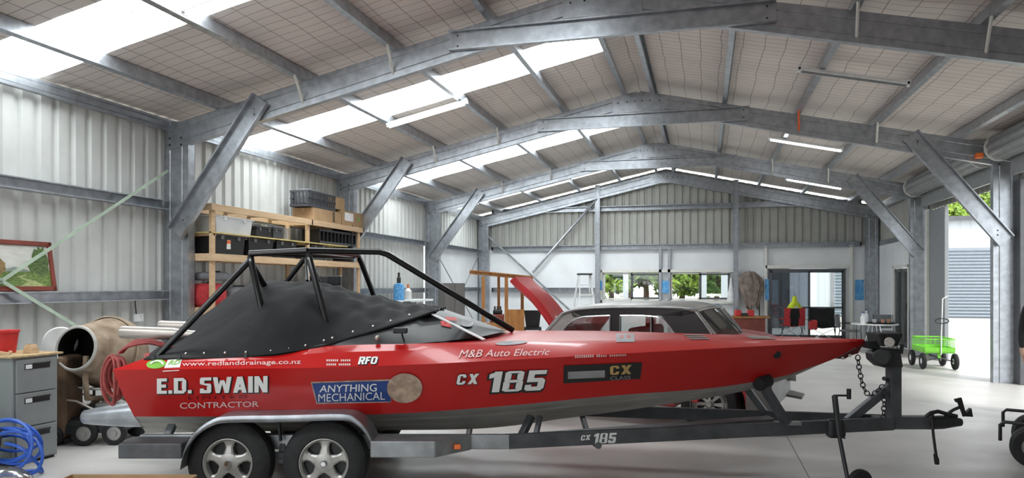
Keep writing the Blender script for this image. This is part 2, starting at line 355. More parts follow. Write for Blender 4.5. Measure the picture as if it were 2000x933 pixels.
# white lining of the end wall below the middle girt, with its two windows and the slider cut out
W1, W2, D1 = (-3.32, -1.42), (-1.07, .82), (2.02, 4.30)
m_ = MB(); y0, y1 = YE-.03, YE-.01
for x0, x1, z0, z1 in ((XL, W1[0], 0, 2.95), (W1[0], W2[1], 0, 1.19), (W1[0], W2[1], 2.11, 2.95), (W1[1], W2[0], 1.19, 2.11), (W2[1], D1[0], 0, 2.95), (D1[0], D1[1], 2.22, 2.95), (D1[1], XR, 0, 2.95)):
    m_.box((x0, y0, z0), (x1, y1, z1))
struct(m_, 'wall_end_lining', 'whitelining')
# end wall behind the camera, unseen; its doorway is added and sized for the frontal light
m_ = MB(); corr(m_, 'x', -1.5, XL, -6.2, 0, lambda x: rz_(x)+.1, -1); corr(m_, 'x', -1.5, -2.2, XR, 0, lambda x: rz_(x)+.1, -1); corr(m_, 'x', -1.5, -6.2, -2.2, 3.4, lambda x: rz_(x)+.1, -1)
struct(m_, 'wall_rear', 'greysheet')
# right wall: two roller-door openings, then a lined bay with a glass door
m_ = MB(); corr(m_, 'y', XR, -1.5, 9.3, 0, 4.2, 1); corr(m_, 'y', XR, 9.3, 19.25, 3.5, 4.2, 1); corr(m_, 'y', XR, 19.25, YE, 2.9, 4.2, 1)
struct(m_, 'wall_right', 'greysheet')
m_ = MB()
for a, b, z0, z1 in ((19.3, 20.72, 0, 2.95), (20.72, 22.36, 2.26, 2.95), (22.36, YE, 0, 2.95)): m_.box((XR-.03, a, z0), (XR-.01, b, z1))
struct(m_, 'wall_right_lining', 'whitelining')
struct(MB().box((XR-.1, 17.93, -.02), (XR-.02, 19.22, 3.46)), 'trim_1', mat('grey_jamb_panel', (.25, .265, .28), .5, .1, .05), bevel=.006)
struct(MB().box((XR-.16, 19.05, 0), (XR-.1, 19.2, 3.5)), 'trim_2', 'flashing', bevel=.006)
struct(MB().box((XR-.1, 13.98, 0), (XR-.02, 14.75, 3.5)), 'trim_3', 'charcoal', bevel=.006)
# roof lining: off-white paper on wire netting, one translucent sheet per bay on the left slope
EAVE = 4.25; ZL = ZA+.19
def lining(name, xs, y0, y1, m):
    rows = []; nx, ny = 24, max(2, int((y1-y0)/.4))
    for i in range(nx+1):
        x = xs[0]+(xs[1]-xs[0])*i/nx; row = []
        for j in range(ny+1):
            y = y0+(y1-y0)*j/ny
            sag = 0 if m == 'skylight' else -.012*abs(math.sin((x-XC)*PI/1.35))
            row.append(Vector((x, y, ZL-SL*abs(x-XC)+sag)))
        rows.append(row)
    return struct(MB().loft(rows), name, m, smooth='all')
SKY_Y = [(.9, 2.0), (6.05, 6.98), (10.85, 11.95), (16.4, 17.5), (21.5, 22.6)]
cur = -1.5
for k, (a, b) in enumerate(SKY_Y):
    lining('ceiling_left', (XL-.1, XC), cur, a, 'lining')
    lining('ceiling_left_ridge', (-1.62, XC), a, b, 'lining'); lining('window_skylight', (XL-.1, -1.62), a, b, 'skylight'); cur = b
for a, b in SKY_Y[1:]:                                       # the netting carries on under the translucent sheets
    m_ = MB()
    for k in range(20):
        x = XL+.1+k*.30
        if x < -1.65: m_.bar((x, a, ZL-SL*abs(x-XC)-.02), (x, b, ZL-SL*abs(x-XC)-.02), .007, .004)
    for k in range(int((b-a)/.17)+1): m_.bar((XL, a+k*.17, ZL-SL*abs(XL-XC)-.02), (-1.62, a+k*.17, ZL-SL*abs(-1.62-XC)-.02), .007, .004)
    struct(m_, 'ceiling_netting', 'galv_dull')
lining('ceiling_left', (XL-.1, XC), cur, YE+.1, 'lining')
lining('ceiling_right', (XC, XR+.15), -1.5, YE+.1, 'lining')
# purlins lie on the rafters and run the length of the shed
for x in (-6.83, -5.43, -4.05, -2.70, -1.5, -1.0, .35, 1.66, 2.97, 4.33):
    z = rz_(x)+.085
    struct(MB().csec((x, -1.4, z), (x, YE-.05, z), .165, .075 if x < XC else -.075, .004, (SL if x > XC else -SL, 0, 1), groove=False), 'purlin', 'galv')
for x, s in ((XL+.12, 1), (XR-.12, -1)):
    struct(MB().csec((x, -1.4, EAVE-.16), (x, YE-.05, EAVE-.16), .17, .07*s, .004), 'purlin_eave', 'galv')
# portal frames
def bolts(parent, pts, dirv=(0, -1, 0), r=.014):
    for p in pts:
        p = Vector(p); MB().cyl(p, p+Vector(dirv)*.014, r, 6).build('bolt', 'darksteel', parent)
dep = .36
for k, y in enumerate(FRAMES):
    if k == 0: continue
    end = k == 4; cz = dep/2*1.024; cl = .16 if end else .40
    for sgn in (-1, 1):
        xe = XL+.12 if sgn < 0 else XR-.12
        p, q = Vector((xe, y, rz_(xe)-cz)), Vector((XC, y, ZA-cz))
        if sgn > 0: p, q = q, p
        struct(MB().csec(p, q, dep, .1), 'rafter', 'galv')
        xin, xout = (XL+.05+.42, XL+.05) if sgn < 0 else (XR-.05-.37, XR-.05)
        zc = rz_(xin)-.02
        c = struct(MB().csec(((xin+xout)/2, y+.012, 0), ((xin+xout)/2, y+.012, zc), (.42 if sgn < 0 else .37) if not end else .36, .14, .007, (-1, 0, 0)), 'column', 'galv')
        bolts(c, [((xin+xout)/2+dx, y, zc-.25-.1*j) for dx in (-.1, .1) for j in range(2)])
        if not end:                                          # knee brace, open side to the front
            a = Vector((-6.18, y-.02, rz_(-6.18)-.16)) if sgn < 0 else Vector((3.62, y-.02, rz_(3.62)-.16))
            b = Vector((xin+(-.1 if sgn < 0 else .1), y-.02, 2.55))
            a, b = (b, a) if sgn > 0 else (a, b)
            d = (b-a).normalized(); a -= d*.12; b += d*.12
            pp, qq = (a, b) if sgn < 0 else (a, b)
            kb = struct(MB().csec(pp, qq, .29, .085, .006), 'knee_brace', 'galv')
            bolts(kb, [a+d*.2+Vector((0, -.0, .03)), a+d*.2+Vector((0, 0, -.05)), b-d*.2+Vector((0, 0, .04))])
        for xp in ((-5.43, -4.05) if sgn < 0 else (1.66, 2.97)): # fly braces from purlin to bottom flange
            if not end:
                struct(MB().bar((xp, y-.28, rz_(xp)+.02), (xp+.04*sgn, y+.02, rz_(xp)-dep+.03), .035, .004).bar((xp, y-.28, rz_(xp)+.02), (xp+.04*sgn, y+.02, rz_(xp)-dep+.03), .004, .035), 'fly_brace', 'flashing' if sgn < 0 or xp > 2 or k != 2 else 'orange')
    zt = ZA-.03
    pl = struct(MB().prism([(-.5, zt-.11-.27), (.5, zt-.11-.27), (.5, zt-.11), (.0, zt), (-.5, zt-.11)], (XC, y-.004, 0), (1, 0, 0), (0, 0, 1), (0, -.006, 0)), 'apex_plate', 'galv')
    bolts(pl, [(XC+dx, y-.01, zt-.17-.05*abs(dx)) for dx in (-.4, -.22, -.07, .07, .22, .4)])
    if not end:
        t = struct(MB().csec((.82, y-.012, 4.925), (-3.26, y-.012, 4.925), .26, .075, .005), 'apex_tie', 'galv')
        bolts(t, [(dx, y-.012, 4.925+dz) for dx in (-3.15, .72) for dz in (-.07, .07)])
# girts
for z in (2.88, 1.55):
    for y0, y1 in zip([-1.4]+FRAMES[1:4], [FRAMES[1]]+FRAMES[2:]):
        struct(MB().csec((XL+.045, y1-.03, z), (XL+.045, y0+.16 if y0 > 0 else y0, z), .14, .15, .004, (0, 0, 1), groove=False, lip=.015), 'girt', 'galv')
for z, x0, x1 in ((4.30, -7.3, 4.75), (2.98, -7.3, 4.75), (1.52, -7.3, W1[0]-.12)):
    struct(MB().csec((x0, YE-.035, z), (x1, YE-.035, z), .17, -.13, .004, groove=False), 'girt_end', 'galv')
struct(MB().csec((XR-.03, 19.6, 2.98), (XR-.03, YE-.1, 2.98), .15, -.1, .004, groove=False), 'girt_right', 'galv')
for x in (-3.51, 1.0): struct(MB().csec((x, 24.34, 0), (x, 24.34, rz_(x)+.1), .16, .1, .005, (-1, 0, 0)), 'column_end', 'galv')
for x, z1 in ((-1.42, 2.95), (-1.13, 2.95), (1.92, 2.95), (4.46, 2.95), (W1[0]-.1, 2.2)):
    struct(MB().bar((x, YE-.1, 0), (x, YE-.1, z1), .09, .09), 'trim_stud', 'flashing' if x < -3 or x > 1.5 else 'galv')
for z in (2.17, 1.13): struct(MB().bar((W1[0]-.1, YE-.1, z), (W2[1]+.1, YE-.1, z), .09, .1), 'trim_window', 'flashing')
struct(MB().bar((D1[0]-.1, YE-.1, 2.28), (D1[1]+.1, YE-.1, 2.28), .09, .1), 'trim_door', 'flashing')
# diagonal bracing
struct(MB().cyl(at_y(1166, 388, 24.36), at_y(1040, 532, 24.44), .045, 10), 'brace_tube', 'galv')
struct(MB().bar(at_y(948, 456, 24.40), at_y(1118, 610, 24.40), .07, .012, (0, 1, 0)), 'brace_strap_end', 'galv_dull')
sx_ = XL+.215; s0, sc, s1 = at_x(328, 333, sx_), at_x(3, 548, sx_), at_x(150, 637, sx_)
for p in (s0, s1):
    d = p-sc; e = sc-d*1.02
    if p is s1: p = sc+d*1.35
    v = (p-e); n_ = Vector((0, -v.z, v.y)).normalized()*.021
    struct(MB().faces([e-n_, p-n_, p+n_, e+n_]+[q+Vector((.004, 0, 0)) for q in (e-n_, p-n_, p+n_, e+n_)], [(3, 2, 1, 0), (4, 5, 6, 7), (0, 1, 5, 4), (1, 2, 6, 5), (2, 3, 7, 6), (3, 0, 4, 7)]), 'brace_strap', 'tapegreen')
for p, q in (((19.5, 2.9), (23.9, .2)), ((24.3, 2.9), (20.2, .1))):
    struct(MB().cyl((XL+.2, *p), (XL+.2, *q), .016, 6), 'brace_rod', 'galv_dull')
# windows of the end wall: charcoal aluminium frames, one sliding sash each
def window(n, x0, x1, z0, z1, mid, sash_right=True, gm='window'):
    t = MB(); y = YE-.045; f = .045
    for a, b, c, d in ((x0, x1, z0, z0+f), (x0, x1, z1-f, z1), (x0, x0+f, z0, z1), (x1-f, x1, z0, z1), (mid-f/2, mid+f/2, z0, z1)): t.box((a, y-.03, c), (b, y+.03, d))
    o = struct(t, 'window_%d' % n, 'flashing' if n < 3 else 'charcoal', bevel=.004)
    s = MB(); a, b = mid-.02, x1-.02; c, d = z0+.03, z1-.03; f = .05
    for p in ((a, b, c, c+f), (a, b, d-f, d), (a, a+f*1.6, c, d), (b-f, b, c, d)): s.box((p[0], y-.055, p[2]), (p[1], y-.02, p[3]))
    q = s.build('sash', 'charcoal', o, bevel=.003); q['kind'] = 'structure'
    for a, b, yy in ((x0+.03, mid, y+.005), (mid+.03, x1-.05, y-.04)):
        g = MB().box((a, yy-.003, z0+.04), (b, yy+.003, z1-.04)).build('pane', gm, o); g['kind'] = 'structure'
    return o
window(1, W1[0], W1[1], 1.2, 2.10, -2.38); window(2, W2[0], W2[1], 1.2, 2.10, -.14)
def door(n, x0, x1, z1, mid):
    y = YE-.05; t = MB()
    for a, b, c, d in ((x0, x1, z1-.06, z1), (x0, x0+.05, 0, z1), (x1-.05, x1, 0, z1), (x0, x1, 0, .05)): t.box((a, y-.05, c), (b, y+.04, d))
    o = struct(t, 'door_%d' % n, 'charcoal', bevel=.004)
    for k, (a, b, yy) in enumerate(((x0+.04, mid+.03, y-.03), (mid-.03, x1-.04, y+.02))):
        s = MB(); f = .06
        for p in ((a, b, .04, .1), (a, b, z1-.12, z1-.05), (a, a+f, .04, z1-.05), (b-f, b, .04, z1-.05), (a, b, .95, 1.0)): s.box((p[0], yy-.018, p[2]), (p[1], yy+.018, p[3]))
        q = s.build('door_leaf', 'charcoal', o, bevel=.003); q['kind'] = 'structure'
        g = MB().box((a+f, yy-.003, .1), (b-f, yy+.003, z1-.1)).build('pane', 'tint' if k == 0 else 'window', q); g['kind'] = 'structure'
door(1, D1[0], D1[1], 2.21, 3.24)
t = MB()
for a, b, c, d in ((20.74, 20.82, 0, 2.24), (22.26, 22.34, 0, 2.24), (20.74, 22.34, 2.16, 2.24)): t.box((XR-.14, a, c), (XR-.01, b, d))
dd = struct(t, 'door_2', 'flashing', bevel=.005); s = MB()
for a, b, c, d in ((20.86, 20.95, .02, 2.14), (22.14, 22.24, .02, 2.14), (20.86, 22.24, 2.05, 2.14), (20.86, 22.24, .02, .2), (21.5, 21.58, .02, 2.14)): s.box((XR-.1, a, c), (XR-.05, b, d))
q = s.build('door_leaf', 'charcoal', dd, bevel=.003); q['kind'] = 'structure'
g = MB().box((XR-.08, 20.95, .2), (XR-.073, 22.14, 2.05)).build('pane', 'window', q); g['kind'] = 'structure'
g = MB().cyl((XR-.13, 20.93, 1.02), (XR-.13, 20.93, 1.22), .014, 8).cyl((XR-.13, 20.93, 1.05), (XR-.09, 20.93, 1.05), .012, 8).cyl((XR-.13, 20.93, 1.19), (XR-.09, 20.93, 1.19), .012, 8).build('door_handle', 'black', q)
g['kind'] = 'structure'
# roller-door drums over the two openings, curtain rolled right up
def drum(y0, y1, label, group):
    z, x, r = 4.05, XR-.40, .225; n = 40
    poly = [((r if i % 4 < 2 else r-.022)*math.cos(2*PI*i/n), (r if i % 4 < 2 else r-.022)*math.sin(2*PI*i/n)) for i in range(n)]
    t = thing('roller_door', label, 'roller door', (x, y0, z), group=group)
    MB().extr(poly, (0, .04, 0), (0, y1-y0-.04, 0)).build('rolled_curtain', 'doorsheet', t)
    for yy in (0, y1-y0): MB().lathe([(.001, -.012), (r+.015, -.012), (r+.015, .012), (.001, .012)], Matrix.Translation((0, yy, 0)) @ Matrix.Rotation(R(90), 4, 'X'), 32).build('end_disc', 'flashing', t)
    MB().box((.14, .04, -.5), (.19, y1-y0-.04, .02)).build('bottom_rail', 'doorsheet', t, bevel=.006)
    MB().cyl((0, -.12, 0), (0, y1-y0+.12, 0), .025, 10).build('axle', 'darksteel', t)
    for yy in (-.05, y1-y0+.05): MB().box((-.03, yy-.012, -.06), (.38, yy+.012, .06)).build('bracket', 'galv_dull', t)
    return t
drum(14.72, 19.15, 'grey roller door curtain rolled up over the open doorway with the green cart outside it', None)
drum(9.45, 13.98, 'grey roller door curtain rolled up at the top right corner, nearest the camera', None)
o = tag(MB().cbox((0, 0, 0), (.11, .11, .09)).build('door_chain_box', 'orange', bevel=.01), 'orange plastic chain guide box under the frame by the nearer roller door', 'chain box'); o.location = at_y(1912, 304, 14.1)
# batten lamps
def batten(x0, y, label, lit, group='fluorescent battens under the purlins'):
    x1 = x0+1.5; z0, z1 = rz_(x0)-.03, rz_(x1)-.03
    t = thing('batten_light', label, 'light', (x0, y, z0), group=group); q = Vector((x1-x0, 0, z1-z0)); up = (0, 0, 1)
    MB().bar((0, 0, 0), q, .11 if lit else .07, .05, up).build('housing', 'lampwhite', t, bevel=.008)
    d = q.normalized()
    for e in (d*.02, q-d*.02): MB().bar(e-d*.02, e+d*.02, .07, .09).build('end_cap', 'lampwhite', t)
    if lit: MB().tube([d*.05-Vector((0, 0, .045)), q-d*.05-Vector((0, 0, .045))], .02, 10).build('tube', 'tube', t)
    else: MB().tube([d*.05-Vector((0, 0, .045)), q-d*.05-Vector((0, 0, .045))], .016, 10).build('tube', 'galv_dull', t)
G_ = 'fluorescent battens under the roof purlins'
batten(-5.45, 11.75, 'lit fluorescent batten hung below the long roof skylight between the two nearest frames', True, G_)
batten(-5.35, 21.3, 'small lit fluorescent batten under the left roof beside the end wall', True, G_)
batten(-5.3, 6.4, 'fluorescent batten by the skylight at the top left corner', True, G_)
batten(1.35, 16.5, 'lit fluorescent batten under the right roof behind the second frame', True, G_)
batten(1.34, 11.35, 'unlit thin batten under the right roof between the two nearest frames', False, G_)
batten(2.2, 21.5, 'lit fluorescent batten under the right roof nearest the end wall', True, G_)
# ================================================================== the jet boat (local axes: x towards the bow, y away from the camera side, z up)
DB = 6.5
def BP(px, py, y=0): d = DB+y; return Vector(((px-CX)/F*d, y, EYE-(py-HY)*d/F))
boat = thing('jet_boat', 'red speedboat with a black roll cage and race lettering, sitting on the trailer', 'boat', ld(0, DB), TH)
def curve(pts, n=10):
    sp = spline([BP(*p) for p in pts], n); x0, x1 = sp[0].x, sp[-1].x
    ty = [(p.x, p.y) for p in sp]; tz = [(p.x, p.z) for p in sp]
    return lambda s: Vector((x0+(x1-x0)*s, interp(ty, x0+(x1-x0)*s), interp(tz, x0+(x1-x0)*s)))
cN = curve([(220,722,-1.0),(400,720,-1.03),(600,718,-1.05),(800,712,-1.05),(1000,702,-1.0),(1200,691,-.9),(1400,680,-.68),(1560,672,-.36),(1650,668,-.14),(1688,666,-.02)])
cC = curve([(262,813,-.80),(400,813,-.81),(600,812,-.82),(800,806,-.82),(1000,791,-.8),(1200,772,-.72),(1393,757,-.5),(1521,736,-.28),(1570,721,-.2),(1632,699,-.1),(1688,668,-.005)])
cK = curve([(285,845,0),(500,842,0),(700,840,0),(900,838,0),(1000,831,0),(1100,817,0),(1200,804,0),(1330,785,0),(1450,764,0),(1540,738,0),(1600,712,0),(1660,688,0),(1689,669,0)])
cE = curve([(281,700,-.92),(480,695,-.93),(560,689,-.92),(620,677,-.9),(700,673,-.88),(800,671,-.86),(900,669,-.79),(1000,667,-.71),(1200,664,-.60),(1400,663,-.38),(1560,664,-.17),(1650,664.5,-.06),(1688,665,-.01)])
cD = curve([(281,690,0),(560,676,0),(800,660,0),(960,650,0),(1100,650,0),(1300,652,0),(1450,656,0),(1600,661,0),(1689,665,0)])
NS = 72
def mir(v): return Vector((v.x, -v.y, v.z))
def sects(fs, n=NS): return [[f(i/n) for f in fs] for i in range(n+1)]
def cS(s):
    a, b = cN(s), cC(s); v = a.lerp(b, .52); v.y -= .016*(1-s)**.5; return v
def cM(s):
    a, b = cN(s), cE(s); v = a.lerp(b, .62); v.z += .012*min(1, s*3); v.y -= .01; return v
side = sects([cC, cS, cN, cM, cE]); rows = [r+[mir(v) for v in r[::-1]] for r in side]
hb = MB()
for part in ([r[:5] for r in rows], [r[5:] for r in rows]): hb.loft(part)
hb.faces([*side[0][:5], *[mir(v) for v in side[0][:5]]], [(0, 1, 2, 7, 6, 5), (2, 3, 4, 9, 8, 7)])     # transom
hull = hb.build('hull', 'red', boat, smooth=14)
dk = MB(); mids = sects([cE, cD])
dk.loft([[a, a.lerp(b, .35)+Vector((0, 0, .004)), a.lerp(b, .7)+Vector((0, 0, .003)), b, mir(a.lerp(b, .7)+Vector((0, 0, .003))), mir(a.lerp(b, .35)+Vector((0, 0, .004))), mir(a)] for a, b in mids])
deck = dk.build('deck', 'red', boat, smooth=25)
bt = MB(); bs = sects([cC, cK])
bt.loft([[a+Vector((0, .004, .004)), a.lerp(b, .35)+Vector((0, 0, .012)), a.lerp(b, .38), a.lerp(b, .68)+Vector((0, 0, .012)), a.lerp(b, .71), b, mir(a.lerp(b, .71)), mir(a.lerp(b, .68)+Vector((0, 0, .012))), mir(a.lerp(b, .38)), mir(a.lerp(b, .35)+Vector((0, 0, .012))), mir(a+Vector((0, .004, .004)))] for a, b in bs])
a, b = bs[0]; bt.faces([a, b, mir(a)], [(0, 1, 2)])
bt.build('hull_bottom', 'hullgrey', boat, smooth=20)
# keel plate, bow eye plate, side fitting
MB().prism([(1618, 702), (1640, 701), (1655, 694), (1688, 668), (1640, 672)], (0, 0, 0), (0, 0, 0), (0, 0, 0), (0, 0, 0)).bm.free()
def pix_plate(pts, y, th):                              # a plate in a plane y = const, outline given where it is seen
    v = [BP(px, py, y) for px, py in pts]; n = len(v); vs = v+[p+Vector((0, th, 0)) for p in v]
    return MB().faces(vs, [tuple(range(n-1, -1, -1)), tuple(range(n, 2*n))]+[(i, (i+1) % n, n+(i+1) % n, n+i) for i in range(n)])
pix_plate([(1618, 694), (1632, 700), (1650, 701), (1662, 694), (1676, 690), (1690, 668), (1640, 674)], -.02, .04).build('bow_eye_plate', 'decaldark', boat, bevel=.004)
for p in ((1646, 699), (1660, 694)): MB().cyl(BP(*p, -.035), BP(*p, .035), .014, 10).build('shackle', 'steel', boat)
BV = BVHTree.FromPolygons([v.co.copy() for v in hull.data.vertices]+[v.co.copy() for v in deck.data.vertices],
    [tuple(p.vertices) for p in hull.data.polygons]+[tuple(i+len(hull.data.vertices) for i in p.vertices) for p in deck.data.polygons])
BEYE = Vector((0, -DB, EYE))
def onhull(px, py, off=.005, bv=None):
    d = Vector(((px-CX)/F, 1, -(py-HY)/F)).normalized()
    h = (bv or BV).ray_cast(BEYE, d)
    if h[0] is None: return None
    n = h[1]; n = n if n.dot(d) < 0 else -n
    return h[0]+n*off-d*off*.3
def decal(name, vs, fs, quad, m, off=.005, parent=None, bv=None):   # quad: tl, tr, br, bl on the photo
    (tl, tr, br, bl) = [Vector(q) for q in quad]; out = []; mb = MB()
    for u, v in vs:
        p = bl.lerp(br, u).lerp(tl.lerp(tr, u), v); h = onhull(p.x, p.y, off, bv); out.append(h)
    ok = [f for f in fs if all(out[i] is not None for i in f)]
    out = [o if o is not None else Vector((0, 0, 0)) for o in out]
    return mb.faces(out, ok).build(name, m, parent or boat)
def grid(nx, ny): return [(i/nx, j/ny) for j in range(ny+1) for i in range(nx+1)], [(j*(nx+1)+i, j*(nx+1)+i+1, (j+1)*(nx+1)+i+1, (j+1)*(nx+1)+i) for j in range(ny) for i in range(nx)]
def lettering(body, quad, m, off=.006, bold=.0, shear=0, shadow=None, space=1, grow=.02, sh=(0, 0), name='lettering'):
    if shadow:
        v, f = text2d(body, grow, shear, space)
        q = [(quad[0][0]-2+sh[0], quad[0][1]-2+sh[1]), (quad[1][0]+2+sh[0], quad[1][1]-2+sh[1]), (quad[2][0]+2+sh[0], quad[2][1]+2+sh[1]), (quad[3][0]-2+sh[0], quad[3][1]+2+sh[1])]
        decal(name+'_shadow', v, f, q, shadow, off-.003)
    v, f = text2d(body, bold, shear, space); return decal(name, v, f, quad, m, off)
def blocks(body, quad, off=.006, shear=0, gap=.09, grow=.035, sh=(1.5, 1.5)):
    v, f = block(body, gap, shear, grow); decal('lettering_shadow', v, f, [(x+sh[0], y+sh[1]) for x, y in quad], 'decalblack', off-.003)
    v, f = block(body, gap, shear); decal('lettering', v, f, quad, 'decalwhite', off)
blocks('E.D. SWAIN', [(307, 738), (523, 733), (523, 765), (307, 768)])
lettering('LIMITED', [(368, 773), (482, 771), (482, 777), (368, 779)], 'decaldark', space=1.5)
lettering('CONTRACTOR', [(352, 785), (506, 782), (506, 793), (352, 797)], 'decalpink', bold=.008)
lettering('www.redlanddrainage.co.nz', [(356, 707), (588, 702), (588, 714), (356, 718)], 'decalpink', bold=.006)
v, f = grid(4, 3); decal('sticker', v, f, [(328, 703), (356, 700), (350, 723), (318, 725)], 'decalwhite', .003)
lettering('RD', [(331, 704), (353, 703), (351, 712), (328, 713)], 'decalgreen', .006, bold=.01, shear=.3)
vs = [(.5+.5*math.cos(2*PI*i/24), .5+.5*math.sin(2*PI*i/24)) for i in range(24)]
decal('sticker', vs, [tuple(range(24))], [(287, 703), (326, 701), (324, 719), (285, 721)], 'decalgreen', .004)
ring = [(.5+r*math.cos(a), .5+r*math.sin(a)) for r in (.3, .42) for a in [PI*.9*i/12 for i in range(13)]]
decal('sticker_mark', ring, [(i, i+1, 14+i, 13+i) for i in range(12)], [(290, 703), (324, 702), (322, 722), (288, 724)], 'decalwhite', .006)
blocks('RFO', [(700, 697), (739, 697), (738, 711), (699, 712)], shear=.18, sh=(1, 1))
for row, (y, ws) in enumerate(((702, (24, 22)), (710, (20, 26)))):   # two lines too small to read: short pale strokes
    x = 638
    for wd in ws:
        for k in range(wd//4): v, f = grid(1, 1); decal('lettering_stroke', v, f, [(x, y), (x+2.6, y), (x+2.3, y+4), (x-.3, y+4)], 'decalpink', .004); x += 4
        x += 4
# blue works plate
oct_ = [(.0, .98), (.015, .88), (.07, .03), (.09, 0), (.99, .06), (.99, .98), (.5, 1.0)]
v, f = grid(10, 2); decal('plate_border', [(a, b) for a, b in v], f, [(607, 745), (764, 740), (764, 785), (618, 788)], 'decalcream', .003)
decal('plate', v, f, [(610, 747.5), (763, 742.5), (763, 783), (620, 785.5)], 'decalblue', .0045)
lettering('ANYTHING', [(626, 751), (736, 748), (736, 763), (624, 765)], 'decalwhite', .007, bold=.004)
lettering('MECHANICAL', [(622, 768), (752, 764), (752, 779), (622, 783.5)], 'decalwhite', .007, bold=0)
vs = [(.5+.5*math.cos(2*PI*i/28), .5+.5*math.sin(2*PI*i/28)) for i in range(28)]
decal('round_sticker', vs, [tuple(range(28))], [(756, 728), (825, 727), (825, 785), (756, 786)], 'decalcream', .008)
# race number
blocks('CX', [(892, 730), (936, 728), (935, 748), (891, 750)], .008, .12, .2, .06, (0, 1))
blocks('185', [(949, 725), (1070, 721), (1068, 760), (951, 765)], .008, .16, .1, .06, (-1.5, 2))
lettering('M&B Auto Electric', [(896, 684), (1074, 682), (1074, 694), (896, 699)], 'decalpink', .006, shear=.35)
v, f = grid(10, 3); decal('race_plate', v, f, [(1101, 713), (1254, 707), (1250, 739), (1100, 748)], 'decalblack', .004)
decal('plate_panel', *grid(6, 1), [(1109, 725), (1181, 722), (1181, 736), (1109, 739)], 'decalgrey', .006)
v, f = block('CX', .14); decal('lettering', v, f, [(1191, 713.5), (1233, 711), (1232, 729), (1191, 731)], 'decalgold', .008)
lettering('CLASS', [(1191, 734), (1231, 732), (1231, 739), (1191, 741)], 'decalgrey', .008, bold=.01)
x = 1123
for k in range(24):
    if k not in (9, 15): decal('lettering_stroke', *grid(1, 1), [(x, 694.5-(x-1123)*.04), (x+2.6, 694.4-(x-1123)*.04), (x+2.4, 698-(x-1123)*.04), (x-.2, 698-(x-1123)*.04)], 'decalpink', .005)
    x += 4.2
# foredeck stickers and vents
decal('deck_sticker', *grid(3, 3), [(1203, 651.5), (1238, 651.5), (1239, 668), (1204, 668.5)], 'decalgrey', .004)
for x in (1214, 1228): decal('sticker_square', *grid(1, 1), [(x-4, 655), (x+4, 655), (x+4, 661), (x-4, 661)], 'red', .006)
for k in range(3): decal('deck_vent', *grid(4, 1), [(1335+k*5, 654+k*3.6), (1372+k*6, 654+k*3.6), (1374+k*6, 656+k*3.6), (1337+k*5, 656+k*3.6)], 'steel', .006)
for k in range(3): decal('deck_vent', *grid(4, 1), [(1455+k*5, 656.5+k*2), (1500+k*7, 657+k*2), (1502+k*7, 658.4+k*2), (1457+k*5, 658.4+k*2)], 'steel', .006)
decal('deck_plate', [(.5+.5*math.cos(2*PI*i/24), .5+.5*math.sin(2*PI*i/24)) for i in range(24)], [tuple(range(24))], [(970, 667), (1030, 664), (1030, 672), (965, 676)], 'decalgrey', .004)
p = onhull(1517, 692, .0); MB().cyl(p+Vector((0, .02, 0)), p+Vector((0, -.012, 0)), .035, 16).build('bilge_outlet', 'black', boat, bevel=.005)
# wraparound windscreen of dark perspex with white joint strips
a_, b_, c_, d_, e_ = BP(612, 679, -.89), BP(800, 672, -.86), BP(932, 659, -.64), BP(845, 616, -.50), BP(690, 640, -.72)
f_, g_ = BP(990, 646, 0), BP(868, 607, 0)
ws = MB(); ab = [a_, a_.lerp(b_, .5), b_, b_.lerp(c_, .5)+Vector((0, -.02, 0)), c_]; ed = [a_.lerp(e_, .02), a_.lerp(e_, .55), e_, e_.lerp(d_, .5)+Vector((0, -.02, .01)), d_]
ws.loft([ab, [p.lerp(q, .5)+Vector((0, -.02, .012)) for p, q in zip(ab, ed)], ed]); ws.loft([[mir(v) for v in ab], [mir(v) for v in ed]])
tp = [[c_, c_.lerp(f_, .5)+Vector((.05, 0, .012)), f_, mir(c_.lerp(f_, .5)+Vector((.05, 0, .012))), mir(c_)], [d_, d_.lerp(g_, .5)+Vector((0, 0, .02)), g_, mir(d_.lerp(g_, .5)+Vector((0, 0, .02))), mir(d_)]]
ws.loft(tp); wsc = ws.build('windscreen', 'perspex', boat, smooth=30)
for s in (0, 1):
    q0, q1 = (c_+(c_-d_)*.16, d_) if not s else (mir(c_+(c_-d_)*.16), mir(d_))
    MB().bar(q0+Vector((0, 0, .012)), q1+Vector((0, 0, .012)), .045, .012).build('windscreen_joint', 'white', boat, bevel=.003)
WV = BVHTree.FromPolygons([v.co.copy() for v in wsc.data.vertices], [tuple(p.vertices) for p in wsc.data.polygons])
for q in ([(868, 620), (888, 621), (894, 627), (872, 627)], [(860, 628), (876, 629), (882, 641), (862, 637)]):
    decal('screen_sticker', *grid(2, 2), q, 'redplastic', .008, bv=WV)
decal('screen_sticker', vs, [tuple(range(28))], [(902, 625), (926, 626), (922, 641), (896, 637)], 'decalgrey', .008, bv=WV)
decal('screen_strip', *grid(4, 1), [(755, 637), (764, 636), (826, 671), (806, 673)], 'white', .006, bv=WV)
# deck mirror and fittings
mm = MB().cbox(BP(782, 645, -.86), (.11, .06, .045)).build('mirror', 'black', boat, bevel=.008)
MB().tube([BP(784, 648, -.86), BP(786, 656, -.86), BP(790, 668, -.86)], .008, 6).build('mirror_stalk', 'black', mm)
MB().sphere(BP(737, 660, -.87), .022).build('deck_fitting', 'steel', boat, smooth=True)
